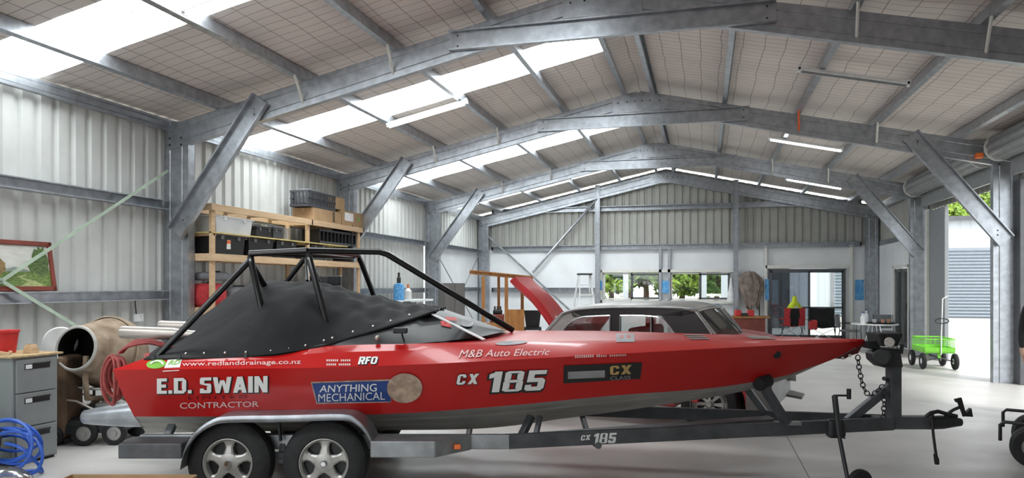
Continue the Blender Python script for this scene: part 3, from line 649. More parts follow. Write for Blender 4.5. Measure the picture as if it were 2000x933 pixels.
# roll cage
rn, rf, fn, ff = BP(487, 495, -.55), BP(598, 489, .55), BP(600, 489, -.55), BP(700, 498, .55)
r_ = .027
def cage(pts, r=r_): return MB().tube(pts, r, 10).build('cage_tube', 'blackpaint', boat, smooth=True)
def corner(a, b, c, t=.09):                              # rounded bend a-b-c
    u, v = (a-b).normalized()*t, (c-b).normalized()*t
    return [b+u, b+u*.35+v*.1+(u+v)*-.02, b+v*.35+u*.1, b+v]
l1, l2 = BP(519, 640, -.62), BP(627, 565, .62)
cage([l1+(l1-rn)*.35]+corner(l1, rn, rf)+corner(rn, rf, l2)+[l2+(l2-rf)*.5])
l1, l2 = BP(643, 650, -.72), BP(732, 582, .68)
cage([l1+(l1-fn)*.2]+corner(l1, fn, ff)+corner(fn, ff, l2)+[l2+(l2-ff)*.5])
e1 = BP(309, 694, -.76); cage([e1, rn-Vector((0, 0, .06))]); cage([mir(e1)+Vector((.1, 0, 0)), rf-Vector((0, 0, .06))])
q = BP(528, 578, -.15); s_ = rn-Vector((0, 0, .05)); cage([s_, q+(q-s_)*.3])
cage([rn, fn]); cage([rf, ff]); cage([rn.lerp(rf, .1), ff.lerp(fn, .1)+Vector((0, 0, -.02))], .022)
lb = BP(748, 494, -.28); cage([fn, fn.lerp(lb, .95)+Vector((0, 0, .01)), lb+Vector((.04, 0, -.012)), BP(1002, 645, .02)])
q = BP(600, 548, .2); cage([q-Vector((.1, 0, .2)), q, rf-Vector((0, 0, .08))], .02)
MB().cbox(BP(654, 470+78, .62), (.13, .1, .1)).build('cage_lamp', 'black', boat, bevel=.012)
# exhaust mufflers over the transom and the jet unit below
for px, py, y in ((236, 648, -.35), (311, 636, .45)):
    p = BP(px, py, y); L_ = .62
    MB().lathe([(.044, 0), (.05, .004), (.054, .02), (.054, L_-.16), (.05, L_-.14), (.036, L_-.02), (.034, L_+.12)], Matrix.Translation(p) @ Matrix.Rotation(R(92), 4, 'Y'), 20).lathe([(.044, 0), (.04, .1), (.001, .11)], Matrix.Translation(p) @ Matrix.Rotation(R(92), 4, 'Y'), 20).build('exhaust_muffler', 'steel', boat, smooth=True)
j0, j1 = BP(166, 814, 0), BP(300, 806, 0)
MB().lathe([(.001, -.02), (.05, -.015), (.062, .0), (.066, .03), (.072, .06), (.09, .2), (.115, .42), (.13, .75)], Matrix.Translation(j0) @ (j1-j0).to_track_quat('Z', 'Y').to_matrix().to_4x4(), 20).build('jet_unit', 'galv', boat, smooth=True)
# ------------------------------------------------------------------ fitted canvas cover (lies over cockpit and cage legs)
cov = [  # near edge (px, py, y) , ridge (px, py), fullness
 ((283,699,-.92),(290,692),1.0),((340,698,-.93),(345,652),1.15),((400,697,-.93),(405,609),1.3),((450,696,-.93),(455,573),1.5),((490,694.5,-.93),(497,551),1.7),((540,691,-.925),(545,549),2.6),
 ((580,685,-.91),(590,552),3.1),((610,679,-.9),(640,559),2.7),((650,667,-.87),(690,570),1.8),((690,655,-.83),(730,579),1.8),((740,641,-.77),(780,588),1.6),((800,622,-.64),(825,595),1.4),((848,606,-.50),(862,602),1.2)]
sp_e = spline([BP(*c[0]) for c in cov], 5); sp_r = spline([BP(*c[1], 0) for c in cov], 5)
rows = []
for i, (e, r) in enumerate(zip(sp_e, sp_r)):
    k = interp([(j*5, c[2]) for j, c in enumerate(cov)], i); row = []
    for j in range(0, 25):
        t = -1+j/24*1; y = t*-e.y*-1 if False else e.y*(-t)
        f = 1-abs(t)**k; x = e.x+(r.x-e.x)*(1-abs(t)); z = e.z+(r.z-e.z)*f
        v = Vector((x, y, z))
        # bulge over the seat frames, draped folds running down to the studs
        gx = (x+1.82)/.24; gy = (y+.66)/.24; bump = math.exp(-gx*gx-gy*gy)*.13
        v.y -= bump*.9; v.z += bump*.1
        fold = math.sin(x*19+y*9)*.010+math.sin(x*31-y*16)*.006+math.sin(x*7+y*23)*.007
        amp = max(0, min(1, (x+2.15)/.4))*1.15+.2; edge = min(1, (1-abs(t))*6)
        v.z += fold*amp*edge; v.y += fold*amp*.6*edge
        row.append(v)
    rows.append(row+[mir(v) for v in row[-2::-1]])
cover = thing('boat_cover', 'black canvas cover stretched over the cockpit of the red speedboat', 'boat cover', ld(0, DB), TH)
MB().loft(rows).build('canvas', 'canvas', cover, smooth='all')
hem = [p+Vector((0, -.006, -.01)) for p in sp_e]
MB().tube(hem, .011, 6).build('hem', 'canvas', cover, smooth=True); MB().tube([mir(p) for p in hem], .011, 6).build('hem', 'canvas', cover, smooth=True)
for px, py in ((363, 693), (402, 693), (440, 692), (479, 690), (531, 687), (566, 677), (598, 670), (635, 663), (650, 659.5), (688, 650), (727, 640), (767, 629), (799, 620)):
    i = min(range(len(sp_e)), key=lambda i: abs(sp_e[i].x-BP(px, py, sp_e[i].y).x)); p = sp_e[i]
    MB().sphere(p+Vector((0, -.012, .03)), .011, 8, 6).build('snap_fastener', 'chrome', cover, smooth=True)
for px in (305, 479, 350):
    i = min(range(len(sp_e)), key=lambda i: abs(sp_e[i].x-BP(px, 690, sp_e[i].y).x)); p = sp_e[i]
    MB().bar(p+Vector((0, -.012, .02)), p+Vector((0, -.03, -.06)), .025, .012).build('tie_strap', 'black', cover)
# red rope coil hanging off the stern corner
rope = thing('rope_coil', 'coil of faded red rope hung over the stern corner of the red boat', 'rope', ld(-3.05, DB-.72, 1.16), TH)
for k in range(7):
    a0 = .35+k*.045; pts = [Vector((-.06-.03*k*.3+math.sin(t)*.065*(1-.04*k), -.12+.05*math.sin(k*2.1)+.02*math.cos(t*2), -.12-a0*.15+math.cos(t)*(.13+.012*k))) for t in [2*PI*i/22 for i in range(22)]]
    MB().tube(pts, .009, 6, closed=True).build('rope_loop', 'pinkrope', rope, smooth=True)
for k in range(4): MB().tube(spline([(-.06, -.12+.02*k, .0), (.0, -.08+.03*k, .05+.012*k), (.12, .0+.03*k, .07+.01*(k%2)), (.22, .12+.03*k, .02)], 4), .012, 6).build('rope_strand', 'pinkrope', rope, smooth=True)
# ================================================================== trailer
tr = thing('boat_trailer', 'galvanised tandem boat trailer with winch post and jockey wheel under the red speedboat', 'trailer', ld(0, DB), TH)
def TB(name, p, q, w, h, m='trailer_steel', par=None, up=(0, 0, 1), bv=.006): return MB().bar(p, q, w, h, up).build(name, m, par or tr, bevel=bv)
ZT = .455; H_ = .115
for s in (-1, 1):
    TB('side_rail', (-2.95, .8*s, ZT), (-.02, .8*s, ZT), .05, H_, 'galv_dull')
    TB('drawbar', (-.06, .8*s, ZT), (3.42, .06*s, ZT), .05, H_, 'trailer_steel')
    # outer step boxes either side of the wheels
    MB().prism([(-2.98, -1.08), (-2.50, -1.08), (-2.50, -.83), (-2.98, -.83)], (0, 0, ZT-.07), (1, 0, 0), (0, -s, 0), (0, 0, H_)).build('tail_step', 'trailer_steel', tr, bevel=.008)
    MB().prism([(-1.07, -1.09), (-.58, -1.09), (-.32, -.83), (-1.07, -.83)], (0, 0, ZT-.06), (1, 0, 0), (0, -s, 0), (0, 0, H_+.01)).build('front_step', 'galv_dull', tr, bevel=.008)
    m_ = MB().cbox((-.42, .965*s, ZT-.005), (.05, .03, .035)).build('side_marker', 'orange', tr, bevel=.005)
    TB('tail_post', (-2.78, .75*s, ZT), (-2.78, .63*s, .55), .06, .05, 'galv')
    TB('bunk_post', (-2.2, .7*s, ZT), (-2.2, .62*s, .56), .05, .05)
for x in (-2.7, -1.55, -.4, .7): q = .8*min(1, (3.7-x)/3.4); MB().tube([(x, -q, .40), (x, -.1, .315), (x, .1, .315), (x, q, .40)], .028, 6).build('cross_member', 'trailer_steel', tr)
TB('keel_beam', (-2.9, 0, .32), (.1, 0, .30), .09, .07, bv=.005); TB('keel_beam', (.1, .0, .29), (2.36, .0, .452), .17, .1, bv=.005)
TB('bunk_bracket', BP(1018, 852, -.66), BP(1038, 812, -.58), .06, .05); TB('bunk_bracket', BP(1046, 852, -.66), BP(1055, 812, -.58), .04, .04)
bu = BP(1536, 826, -.27); bv_ = BP(1489, 750, -.36)
TB('bow_support', bu, bv_, .085, .06); TB('support_foot', bu+Vector((-.1, 0, 0)), bu+Vector((.12, 0, 0)), .08, .03, 'galv_dull')
MB().cyl(bv_+Vector((-.05, -.03, .0)), bv_+Vector((.07, .05, .03)), .06, 12).build('bow_roller', 'rubber', tr, bevel=.01)
TB('bow_support', bu*1+Vector((0, -2*bu.y, 0)), Vector((bv_.x, -bv_.y, bv_.z)), .085, .06)
# race number on the drawbar
def flat_text(body, o, ax, ay, m, par, bold=.01, shear=0, name='lettering'):
    v, f = text2d(body, bold, shear); o, ax, ay = Vector(o), Vector(ax), Vector(ay)
    return MB().faces([o+ax*a+ay*b for a, b in v], f).build(name, m, par)
def on_bar(px, py):                                       # point on the near drawbar's outer face
    a, b = Vector((-.06, -.8, 0)), Vector((3.42, -.06, 0)); n = Vector((b.y-a.y, -(b.x-a.x), 0)).normalized(); a = a+n*.0265
    d = Vector(((px-CX)/F, 1, -(py-HY)/F)); t = (a-BEYE).dot(n)/d.dot(n); return BEYE+d*t
for body, (x0, x1, yt, yb) in (('185', (1158, 1205, 846, 866)), ('CX', (1134, 1154, 850, 860))):
    o_ = on_bar(x0, yb); ax_, ay_ = on_bar(x1, yb-1.5)-o_, on_bar(x0, yt)-o_; v, f = block(body, .1, .16); MB().faces([o_+ax_*a+ay_*b for a, b in v], f).build('lettering', 'decalgrey' if False else 'decalwhite', tr)
# wheels, tandem on both sides
def wheel_mesh(y, x, s):                                  # s -1: outer face towards -y
    Mx = Matrix.Translation((x, y, .328)) @ Matrix.Rotation(R(90)*(1 if s < 0 else -1), 4, 'X')
    w2 = .095
    ty = MB().lathe([(.185, -w2+.02), (.2, -w2), (.25, -w2-.004), (.295, -w2+.012), (.318, -w2+.03), (.325, -.05), (.325, -.02), (.319, -.018), (.319, -.01), (.325, -.008), (.325, .02), (.319, .022), (.319, .03), (.325, .032), (.325, .05), (.318, w2-.03), (.295, w2-.012), (.25, w2+.004), (.2, w2), (.185, w2-.02), (.185, -w2+.02)], Mx, 48).build('wheel', 'rubber', tr, smooth=25)
    rim = MB().lathe([(.182, -w2+.02), (.175, -.02), (.165, .04), (.172, .075), (.186, .092), (.192, .09), (.19, .08), (.182, .02), (.182, -w2+.02)], Mx, 40)
    for k in range(5):
        a = 2*PI*k/5+.3; ca, sa = math.cos(a), math.sin(a)
        def P(r, t, z): return Mx @ Vector((r*ca-t*sa, r*sa+t*ca, z))
        prof = [(.05, .046, .078), (.085, .034, .076), (.115, .027, .068), (.145, .034, .066), (.176, .066, .072)]
        rows = [[P(r, -w_, z-.045), P(r, -w_, z-.008), P(r, -w_*.6, z), P(r, w_*.6, z), P(r, w_, z-.008), P(r, w_, z-.045)] for r, w_, z in prof]
        rim.loft(rows, closed=True)
    rim.lathe([(.001, .082), (.055, .082), (.075, .076), (.08, .05)], Mx, 24)
    rm = rim.build('rim', 'alloy', ty, smooth=20)
    MB().lathe([(.001, .02), (.175, .02)], Mx, 24).build('rim_shade_disc', 'black', ty)  # black disc: the dark recess behind the spokes, put in as colour
    MB().lathe([(.001, .108), (.018, .108), (.024, .1), (.026, .08)], Mx, 16).build('hub_cap', 'chrome', ty, smooth=20)
    return ty
WX = (-2.185, -1.447)
for x in WX: wheel_mesh(-.905, x, -1); wheel_mesh(.905, x, 1)
for x in WX: MB().cyl((x, -.85, .328), (x, .85, .328), .028, 10).build('axle', 'darksteel', tr)
for s in (-1, 1):
    TB('spring_hanger', (-1.816, .8*s, ZT), (-1.816, .86*s, .29), .05, .04, 'darksteel'); TB('equaliser', (-2.18, .86*s, .36), (-1.45, .86*s, .36), .03, .05, 'darksteel')
    pr = [(352, 917), (361, 876), (383, 842), (414, 820), (447, 813), (560, 811), (668, 809), (697, 819), (718, 843), (735, 880)]
    P_ = [BP(px, py, -1.07) for px, py in pr]; P_ = spline(P_, 4)
    rows = []
    for p in P_:
        c = Vector((-1.816, 0, .32)); inn = (c-Vector((p.x, 0, p.z))); inn = Vector((inn.x*.35, 0, inn.z)).normalized()
        rows.append([Vector((p.x, -s*v.y if False else v.y*(-s), v.z)) for v in (p+inn*.05, p+inn*.02+Vector((0, -.004, 0)), p, Vector((p.x, -.83, p.z+.004)), Vector((p.x, -.82, p.z-.03)))])
    for r in rows:
        for v in r: pass
    rows = [[Vector((v.x + (inn_x:=0), v.y, v.z)) for v in r] for r in rows]
    MB().loft(rows).build('mudguard', 'galv', tr, solid=.004, smooth=30)
    TB('mudguard_stay', (-1.816, .87*s, ZT+.02), (-1.83, .9*s, .70), .035, .02, 'darksteel')
# tongue, coupling, handbrake
TB('tongue', (3.28, 0, ZT), (3.78, 0, ZT), .11, .11)
MB().tube([(3.76, 0, ZT-.005), (3.9, 0, ZT), (4.0, 0, ZT+.005), (4.07, 0, ZT)], [.062, .062, .05, .035], 12).build('coupling', 'darksteel', tr, smooth=20)
MB().tube([BP(1866, 782, 0), BP(1873, 779, 0), BP(1880, 800, 0), BP(1884, 812, 0)], [.02, .026, .02, .018], 8).build('coupling_lever', 'black', tr, smooth=True)
pix_plate([(1883, 813), (1901, 814), (1898, 797), (1892, 802), (1888, 806)], -.02, .04).build('latch', 'black', tr, bevel=.003)
MB().tube([BP(1840, 819, 0), BP(1850, 808, 0), BP(1862, 800, 0), BP(1876, 794, 0)], .014, 6).build('latch_link', 'darksteel', tr, smooth=True)
MB().tube([BP(1806, 815, -.03), BP(1818, 806, -.05), BP(1832, 803, -.05), BP(1850, 808, -.03), BP(1868, 812, 0)], .018, 8).build('handbrake', 'black', tr, smooth=True)
MB().tube([BP(1822, 808, -.06), BP(1820, 818, -.09), BP(1823, 850, -.1), BP(1827, 880, -.1), BP(1829, 892, -.1)], .012, 6).build('light_cable', 'black', tr, smooth=True)
MB().tube([BP(1826, 886, -.1), BP(1829, 896, -.1), BP(1830, 906, -.1)], [.014, .022, .02], 8).build('cable_plug', 'black', tr, smooth=True)
MB().tube([BP(1876, 822, 0), BP(1878, 830, 0)], .008, 6).build('safety_pin', 'darksteel', tr)
# winch post
pm = BP(1745, 826, 0); pt = BP(1745, 716, 0); TB('winch_post', (pm.x, 0, ZT), (pt.x, 0, pt.z+.03), .1, .1, 'trailer_steel', up=(0, 1, 0))
TB('post_strut', BP(1655, 822, 0), BP(1741, 752, 0), .07, .07, 'trailer_steel'); MB().cyl(BP(1727, 739, -.05), BP(1727, 739, .05), .02, 8).build('post_bolt', 'darksteel', tr)
wn = pix_plate([(1708, 690), (1722, 681), (1759, 681), (1765, 718), (1726, 718), (1710, 704)], -.09, .18).build('winch', 'darksteel', tr, bevel=.012)
MB().cyl(BP(1722, 697, -.11), BP(1722, 697, .11), .075, 18).build('winch_drum', 'black', tr, bevel=.01)
pix_plate([(1716, 651), (1765, 651), (1754, 676), (1722, 676)], -.12, .24).build('bow_stop', 'rubber', tr, bevel=.01)
pix_plate([(1692, 667), (1716, 665), (1722, 684), (1694, 680)], -.05, .1).build('bow_roller_arm', 'black', tr, bevel=.008)
MB().cyl(BP(1737, 668, -.14), BP(1737, 668, -.1), .045, 14).build('winch_handle_boss', 'steel', tr, bevel=.006)
MB().tube([BP(1760, 690, -.12), BP(1762, 672, -.13)], .016, 8).build('winch_handle', 'black', tr)
def chain(name, pts, n, par, m='darksteel'):
    sp = spline(pts, 8); L_ = sum((b-a).length for a, b in zip(sp, sp[1:])); out = []; mb = MB()
    def at(s):
        for a, b in zip(sp, sp[1:]):
            l = (b-a).length
            if s <= l or (b is sp[-1]): return a.lerp(b, min(1, s/l)), (b-a).normalized()
            s -= l
    ll = L_/n*1.0
    for i in range(n):
        p, t = at(L_*(i+.5)/n); side_ = Vector((1, 0, 0)) if i % 2 == 0 else Vector((0, 1, 0)); side_ = (side_-t*side_.dot(t)).normalized()
        ring = [p+t*math.cos(a)*ll*.66+side_*math.sin(a)*.021*(1 if abs(math.cos(a)) < .8 else .8) for a in [2*PI*k/12 for k in range(12)]]
        mb.tube(ring, .0055, 6, closed=True)
    return mb.build(name, m, par, smooth=True)
chain('safety_chain', [BP(1675, 694, 0), BP(1678, 718, 0), BP(1684, 748, 0), BP(1693, 767, 0), BP(1704, 771, 0), BP(1716, 760, 0), BP(1726, 753, 0)], 13, tr)
chain('hanging_chain', [BP(1727, 760, -.06), BP(1727, 785, -.06), BP(1725, 818, -.06)], 7, tr)
# jockey wheel on its clamp
def TP(px, py, d): return BP(px, py, d-DB)
j_top, j_mid, j_bot = TP(1630, 772, 6.1), TP(1639, 850, 6.05), TP(1656, 938, 5.85)
jw = MB().tube([j_top, j_mid], .024, 10).build('jockey_tube', 'darksteel', tr, smooth=True)
MB().tube([j_mid-(j_bot-j_mid)*.1, j_bot], .018, 10).build('jockey_inner_tube', 'darksteel', jw, smooth=True)
MB().tube([j_top+Vector((-.01, 0, 0)), TP(1655, 772, 6.1)], .009, 6).build('crank', 'black', jw); MB().cyl(TP(1658, 759, 6.1), TP(1658, 779, 6.1), .02, 8).build('crank_knob', 'black', jw, bevel=.004)
MB().cbox(TP(1632, 836, 6.13), (.15, .1, .16)).build('jockey_clamp', 'darksteel', tr, bevel=.03, seg=3); TB('clamp_handle', TP(1640, 850, 6.08), TP(1651, 856, 6.05), .016, .016, 'darksteel')
wc = TP(1680, 965, 5.8); wc.z = .105
MB().lathe([(.03, -.03), (.07, -.03), (.095, -.026), (.105, -.012), (.105, .012), (.095, .026), (.07, .03), (.03, .03)], Matrix.Translation(wc) @ Matrix.Rotation(R(90), 4, 'X') @ Matrix.Rotation(R(10), 4, 'Y'), 24).build('jockey_wheel', 'rubber', tr, smooth=25)
for yy in (-.042, .042): TB('jockey_fork', j_bot+Vector((0, yy, .01)), wc+Vector((0, yy, 0)), .03, .008, 'darksteel')
MB().cyl(wc+Vector((0, -.05, 0)), wc+Vector((0, .05, 0)), .012, 8).build('jockey_axle', 'darksteel', tr)
# ================================================================== old red sedan behind the boat (local x forward, y across to the far side)
CW, CA = (2.25, 8.2), R(28); cca, sca = math.cos(CA), math.sin(CA)
def CP(px, py, y):
    m = (px-CX)/F; x = (m*(CW[1]+cca*y)-CW[0]-sca*y)/(cca+sca*m); d = CW[1]-sca*x+cca*y
    return Vector((x, y, EYE-(py-HY)*d/F))
car = thing('old_sedan', 'old red four-door car with grey primer roof and raised boot lid behind the speedboat', 'car', ld(*CW), TH-CA)
WD = 1.72; BZ = 1.07
def csect(x, y0, y1, zl, zt, r=.1):                       # rounded body section
    pts = []
    for cy, cz, a0 in ((y1-r, zt-r, 0), (y0+r, zt-r, 90), (y0+r*.6, zl+r*.6, 180), (y1-r*.6, zl+r*.6, 270)):
        rr = r if a0 < 180 else r*.6
        for k in range(4): a = R(a0+30*k); pts.append(Vector((x, cy+rr*math.cos(a), cz+rr*math.sin(a))))
    return pts
st = [(-3.55, .12, .42, .80), (-3.5, .05, .34, .93), (-3.2, .0, .28, .98), (-2.2, 0, .26, 1.04), (-2.1, 0, .26, .70), (-.22, 0, .26, .70), (-.12, 0, .26, 1.12), (.1, 0, .26, 1.11), (.35, 0, .28, 1.08), (.52, .02, .32, 1.03), (.6, .06, .36, .95)]
for y0 in (0, WD-.05):
    for a, b in ((-2.12, -1.30), (-1.29, -.12)): MB().box((a, y0, .34), (b, y0+.05, .99)).build('door', 'redcar', car, bevel=.012)
def arch(x, zl):
    for xw in (0, -2.72):
        if abs(x-xw) < .40: zl = max(zl, .33+math.sqrt(.40**2-(x-xw)**2))
    return zl
xs = sorted({s_[0] for s_ in st} | {xw+.399*math.cos(PI*k/12) for xw in (0, -2.72) for k in range(13)} | {xw+s*.405 for xw in (0, -2.72) for s in (-1, 1)})
tabs = [[(s_[0], s_[k]) for s_ in st] for k in (1, 2, 3)]
secs = [csect(x, interp(tabs[0], x), WD-interp(tabs[0], x), arch(x, interp(tabs[1], x)), interp(tabs[2], x)) for x in xs]
MB().loft(secs, closed=True).faces(secs[0], [tuple(range(16))]).faces(secs[-1], [tuple(range(16))]).build('body', 'redcar', car, smooth=30)
# front apron in grey primer, bumper iron, grille bar
MB().loft([csect(x, i, WD-i, zl, zt, .05) for x, i, zl, zt in ((.415, -.012, .24, .70), (.56, .0, .27, .72), (.68, .05, .3, .66))], closed=True).faces(csect(.68, .05, WD-.05, .3, .66, .05), [tuple(range(16))]).build('front_apron', 'greypanel', car, smooth=30)
b0 = MB().loft([csect(x, y0, y1, .48, .66, .03) for x, y0, y1 in ((.66, WD-.32, WD+.02), (.78, WD-.34, WD-.02))], closed=True).faces(csect(.78, WD-.34, WD-.02, .48, .66, .03), [tuple(range(16))]).build('bumper_end', 'chrome', car, smooth=30)
MB().loft([[Vector((.6, WD-.5, .33)), Vector((.6, WD-.05, .33))], [Vector((.86, WD-.45, .29)), Vector((.86, WD-.12, .29))]]).build('splitter', 'greypanel', car, solid=.03)
for y in (.25, WD-.25): MB().lathe([(.001, .05), (.07, .045), (.085, .02), (.085, 0)], Matrix.Translation((.6, y, .82)) @ Matrix.Rotation(R(90), 4, 'Y'), 18).build('headlamp', 'chrome', car, smooth=30)
# wheels
def cwheel(x, y, s):
    Mx = Matrix.Translation((x, y, .33)) @ Matrix.Rotation(R(90)*(1 if s < 0 else -1), 4, 'X')
    t = MB().lathe([(.2, -.1), (.26, -.11), (.31, -.1), (.33, -.07), (.33, .07), (.31, .1), (.26, .11), (.2, .1), (.2, -.1)], Mx, 36).build('wheel', 'rubber', car, smooth=25)
    m = MB().lathe([(.2, -.1), (.19, .0), (.2, .09), (.212, .105), (.205, .1), (.19, .06), (.185, -.1)], Mx, 36).lathe([(.14, .05), (.165, .075), (.185, .055)], Mx, 36)
    for k in range(8):
        a = 2*PI*k/8; ca, sa = math.cos(a), math.sin(a)
        rows = [[Mx @ Vector((r*ca-w_*sa, r*sa+w_*ca, z)) for w_, z in ((-h, .03), (-h, .06), (h, .06), (h, .03))] for r, h in ((.04, .014), (.1, .018), (.19, .03))]
        m.loft(rows, closed=True)
    rm = m.lathe([(.001, .1), (.03, .098), (.04, .075), (.055, .06), (.06, .03)], Mx, 20).build('rim', 'alloy', t, smooth=25)
    MB().lathe([(.001, .01), (.19, .01)], Mx, 24).build('spoke_shade_disc', 'black', t)  # flat black disc painted in for the shade between the spokes
for x in (0, -2.72): cwheel(x, .09, -1); cwheel(x, WD-.09, 1)
# greenhouse: pillars, roof, glass
yn, yf = .13, WD-.13
def side_pts(pts, y, flip=False):
    v = [CP(px, py, yn) for px, py in pts]
    return [Vector((p.x, yf if flip else yn, p.z)) for p in v] if True else v
def panel(name, pts, m, th=.03, bev=.004):
    for fl in (False, True):
        v = side_pts(pts, yn, fl); n = len(v); dv = Vector((0, -th if fl else th, 0)); vs = v+[p+dv for p in v]
        MB().faces(vs, [tuple(range(n-1, -1, -1)), tuple(range(n, 2*n))]+[(i, (i+1) % n, n+(i+1) % n, n+i) for i in range(n)]).build(name, m, car, bevel=bev)
RT = [(1052, 668), (1075, 636), (1096, 614), (1120, 605), (1160, 601), (1230, 599.5), (1300, 600), (1340, 602), (1362, 609), (1402, 668)]
panel('c_pillar', [(1052, 668), (1075, 636), (1096, 614), (1118, 607), (1136, 617), (1112, 630), (1086, 668)], 'primer')
panel('roof_band', [(1112, 607.5), (1160, 603.5), (1230, 602), (1300, 602.5), (1340, 604), (1364, 611), (1330, 618), (1290, 616), (1230, 614.5), (1170, 616), (1136, 621), (1120, 620)], 'decalblack')
panel('b_pillar', [(1192, 614), (1212, 614), (1212, 668), (1192, 668)], 'decalblack')
panel('a_pillar', [(1290, 614), (1340, 605), (1362, 610), (1402, 668), (1334, 668)], 'decalblack')
for pts, m_ in (([(1084, 668), (1108, 634), (1132, 620), (1165, 617), (1192, 616)], 'chrome'), ([(1212, 616), (1250, 616), (1288, 620), (1306, 634), (1330, 668)], 'chrome'), ([(1192, 616), (1192, 668)], 'galv_dull'), ([(1212, 616), (1212, 668)], 'galv_dull'), (RT, 'galv_dull'), ([(1272, 619), (1272, 668)], 'galv_dull'), ([(1362, 609), (1402, 668)], 'chrome')):
    for fl in (False, True):
        v = side_pts(pts, yn, fl); o_ = Vector((0, .012 if fl else -.012, 0)); MB().tube([p+o_ for p in spline(v, 4)] if len(v) > 2 else [p+o_ for p in v], .010, 6).build('window_trim', m_, car, smooth=True)
for pts in ([(1086, 668), (1110, 632), (1136, 619), (1192, 616), (1192, 668)], [(1212, 668), (1212, 616), (1285, 618), (1306, 634), (1330, 668)]):
    for fl in (False, True):
        v = side_pts(pts, yn, fl); MB().faces([p+Vector((0, .02 if not fl else -.02, 0)) for p in v], [tuple(range(len(v)))]).build('side_glass', 'carglass', car)
t0, t1 = CP(1112, 606, yn), CP(1360, 607, yn)
rr = []; rt = [CP(*q, yn) for q in ((1096, 613), (1120, 605), (1160, 601), (1230, 599.5), (1300, 600), (1340, 602), (1363, 609))]; tz = [(q.x, q.z) for q in rt]
for i in range(17):
    u = i/16; x = rt[0].x+(rt[-1].x-rt[0].x)*u; ze = interp(tz, x)
    rr.append([Vector((x, yn-.015+(yf-yn+.03)*j/12, ze+.045*(1-abs(2*j/12-1)**3)*min(1, .35+min(u, 1-u)*5))) for j in range(13)])
MB().loft(rr).build('roof', 'primer', car, solid=.03, smooth=60)
A0, A1 = CP(1360, 608, yn), CP(1400, 658, yn); C0, C1 = CP(1098, 613, yn), CP(1052, 662, yn)
for nm, a, b, k in (('windscreen', A0, A1, .14), ('rear_glass', C0, C1, -.14)):
    rows = [[Vector((p.x+k*s_*(1-(2*j/8-1)**2), p.y+(yf-yn)*j/8, p.z+.05*(1-s_)*(1-abs(2*j/8-1)**3)*.4)) for j in range(9)] for p, s_ in ((a, .5), (a.lerp(b, .5), .8), (b, 1))]
    MB().loft(rows).build(nm, 'carglass', car, smooth=60)
    for y in (yn, yf): MB().tube([Vector((a.x, y, a.z)), Vector((b.x, y, b.z))], .02, 8).build('screen_pillar', 'chrome', car, smooth=True)
for x in (-1.6, -.55):                                   # seats inside
    for y in (.35, WD-.75): MB().box((x-.5, y, .5), (x, y+.5, .78)).box((x-.55, y, .6), (x-.38, y+.5, 1.16)).build('seat', 'greyfabric', car, bevel=.05)
MB().tube([Vector((-.42+.16*math.sin(a)*.5, WD-.5+.18*math.cos(a), 1.05+.16*math.sin(a))) for a in [2*PI*i/20 for i in range(20)]], .014, 6, closed=True).build('steering_wheel', 'black', car, smooth=True)
# raised boot lid
h0, h1 = CP(1083, 640, .45), CP(999, 546, .45); ax = (h1-h0); wv = Vector((0, .58, .0)); nrm = ax.cross(wv).normalized()
if nrm.x < 0: nrm = -nrm
rows = []
for i in range(9):
    u = i/8; b = h0+ax*u+nrm*(.05*math.sin(PI*min(1, u*1.15)*.9)); rows.append([b-nrm*.05, b, b+wv*.08+nrm*.03, b+wv*.5+nrm*.045, b+wv*.92+nrm*.03, b+wv, b+wv-nrm*.05])
MB().loft(rows).faces([p for p in rows[-1]], [tuple(range(7))]).build('boot_lid', 'redcar', car, solid=.01, smooth=25)
for k in (.08, .5): MB().bar(h0+wv*k-Vector((0, 0, .1)), h0+wv*k+ax*.1, .03, .02).build('lid_hinge', 'darksteel', car)
# ================================================================== the right-hand end: chairs, table, bench, cart
def floor_at(px, d): l = (px-CX)/F*d; return ld(l, d)
def person_h(d, py): return EYE-(py-HY)*d/F
# folding camp chair
def camp_chair(loc, rz, label, fab, pad, back_h=.98, w=.62):
    t = thing('camp_chair', label, 'chair', loc, rz, 'camp chairs by the glass slider')
    for s in (-1, 1):
        MB().tube([(s*w/2, -.28, .02), (s*w/2*.9, .25, .46)], .011, 6).tube([(s*w/2, .28, .02), (s*w/2*.95, -.26, .48), (s*w/2, -.28, .62)], .011, 6).build('leg', 'darksteel', t)
        MB().tube([(s*w/2, .24, .3), (s*w/2*.95, .34, back_h)], .012, 6).build('back_post', 'darksteel', t)
        MB().cbox((s*w/2, -.02, .63), (.09, .58, .03)).build('armrest', fab, t, bevel=.012)
        MB().loft([[Vector((s*w*.5, .30, .44)), Vector((s*w*.2, .32, .42))], [Vector((s*w*.5, .36, back_h)), Vector((s*w*.2, .38, back_h))]]).build('back_panel', fab, t, solid=.025)
    for s in (-1, 1): MB().tube([(-w/2*s, -.29, .03), (w/2*s, -.27, .42)], .009, 6).build('cross_stay', 'lampwhite', t)
    MB().loft([[Vector((-w/2, y, .46-.03*math.sin(PI*k/4))), Vector((0, y, .41-.03*math.sin(PI*k/4))), Vector((w/2, y, .46-.03*math.sin(PI*k/4)))] for k, y in enumerate((-.27, -.13, 0, .14, .3))]).build('seat', fab, t, solid=.02, smooth='all')
    MB().loft([[Vector((-w*.22, .29, .42)), Vector((w*.22, .29, .42))], [Vector((-w*.25, .35, .7)), Vector((w*.25, .35, .7))], [Vector((-w*.2, .375, back_h-.01)), Vector((w*.2, .375, back_h-.01))]]).build('back_pad', pad, t, solid=.03)
    return t
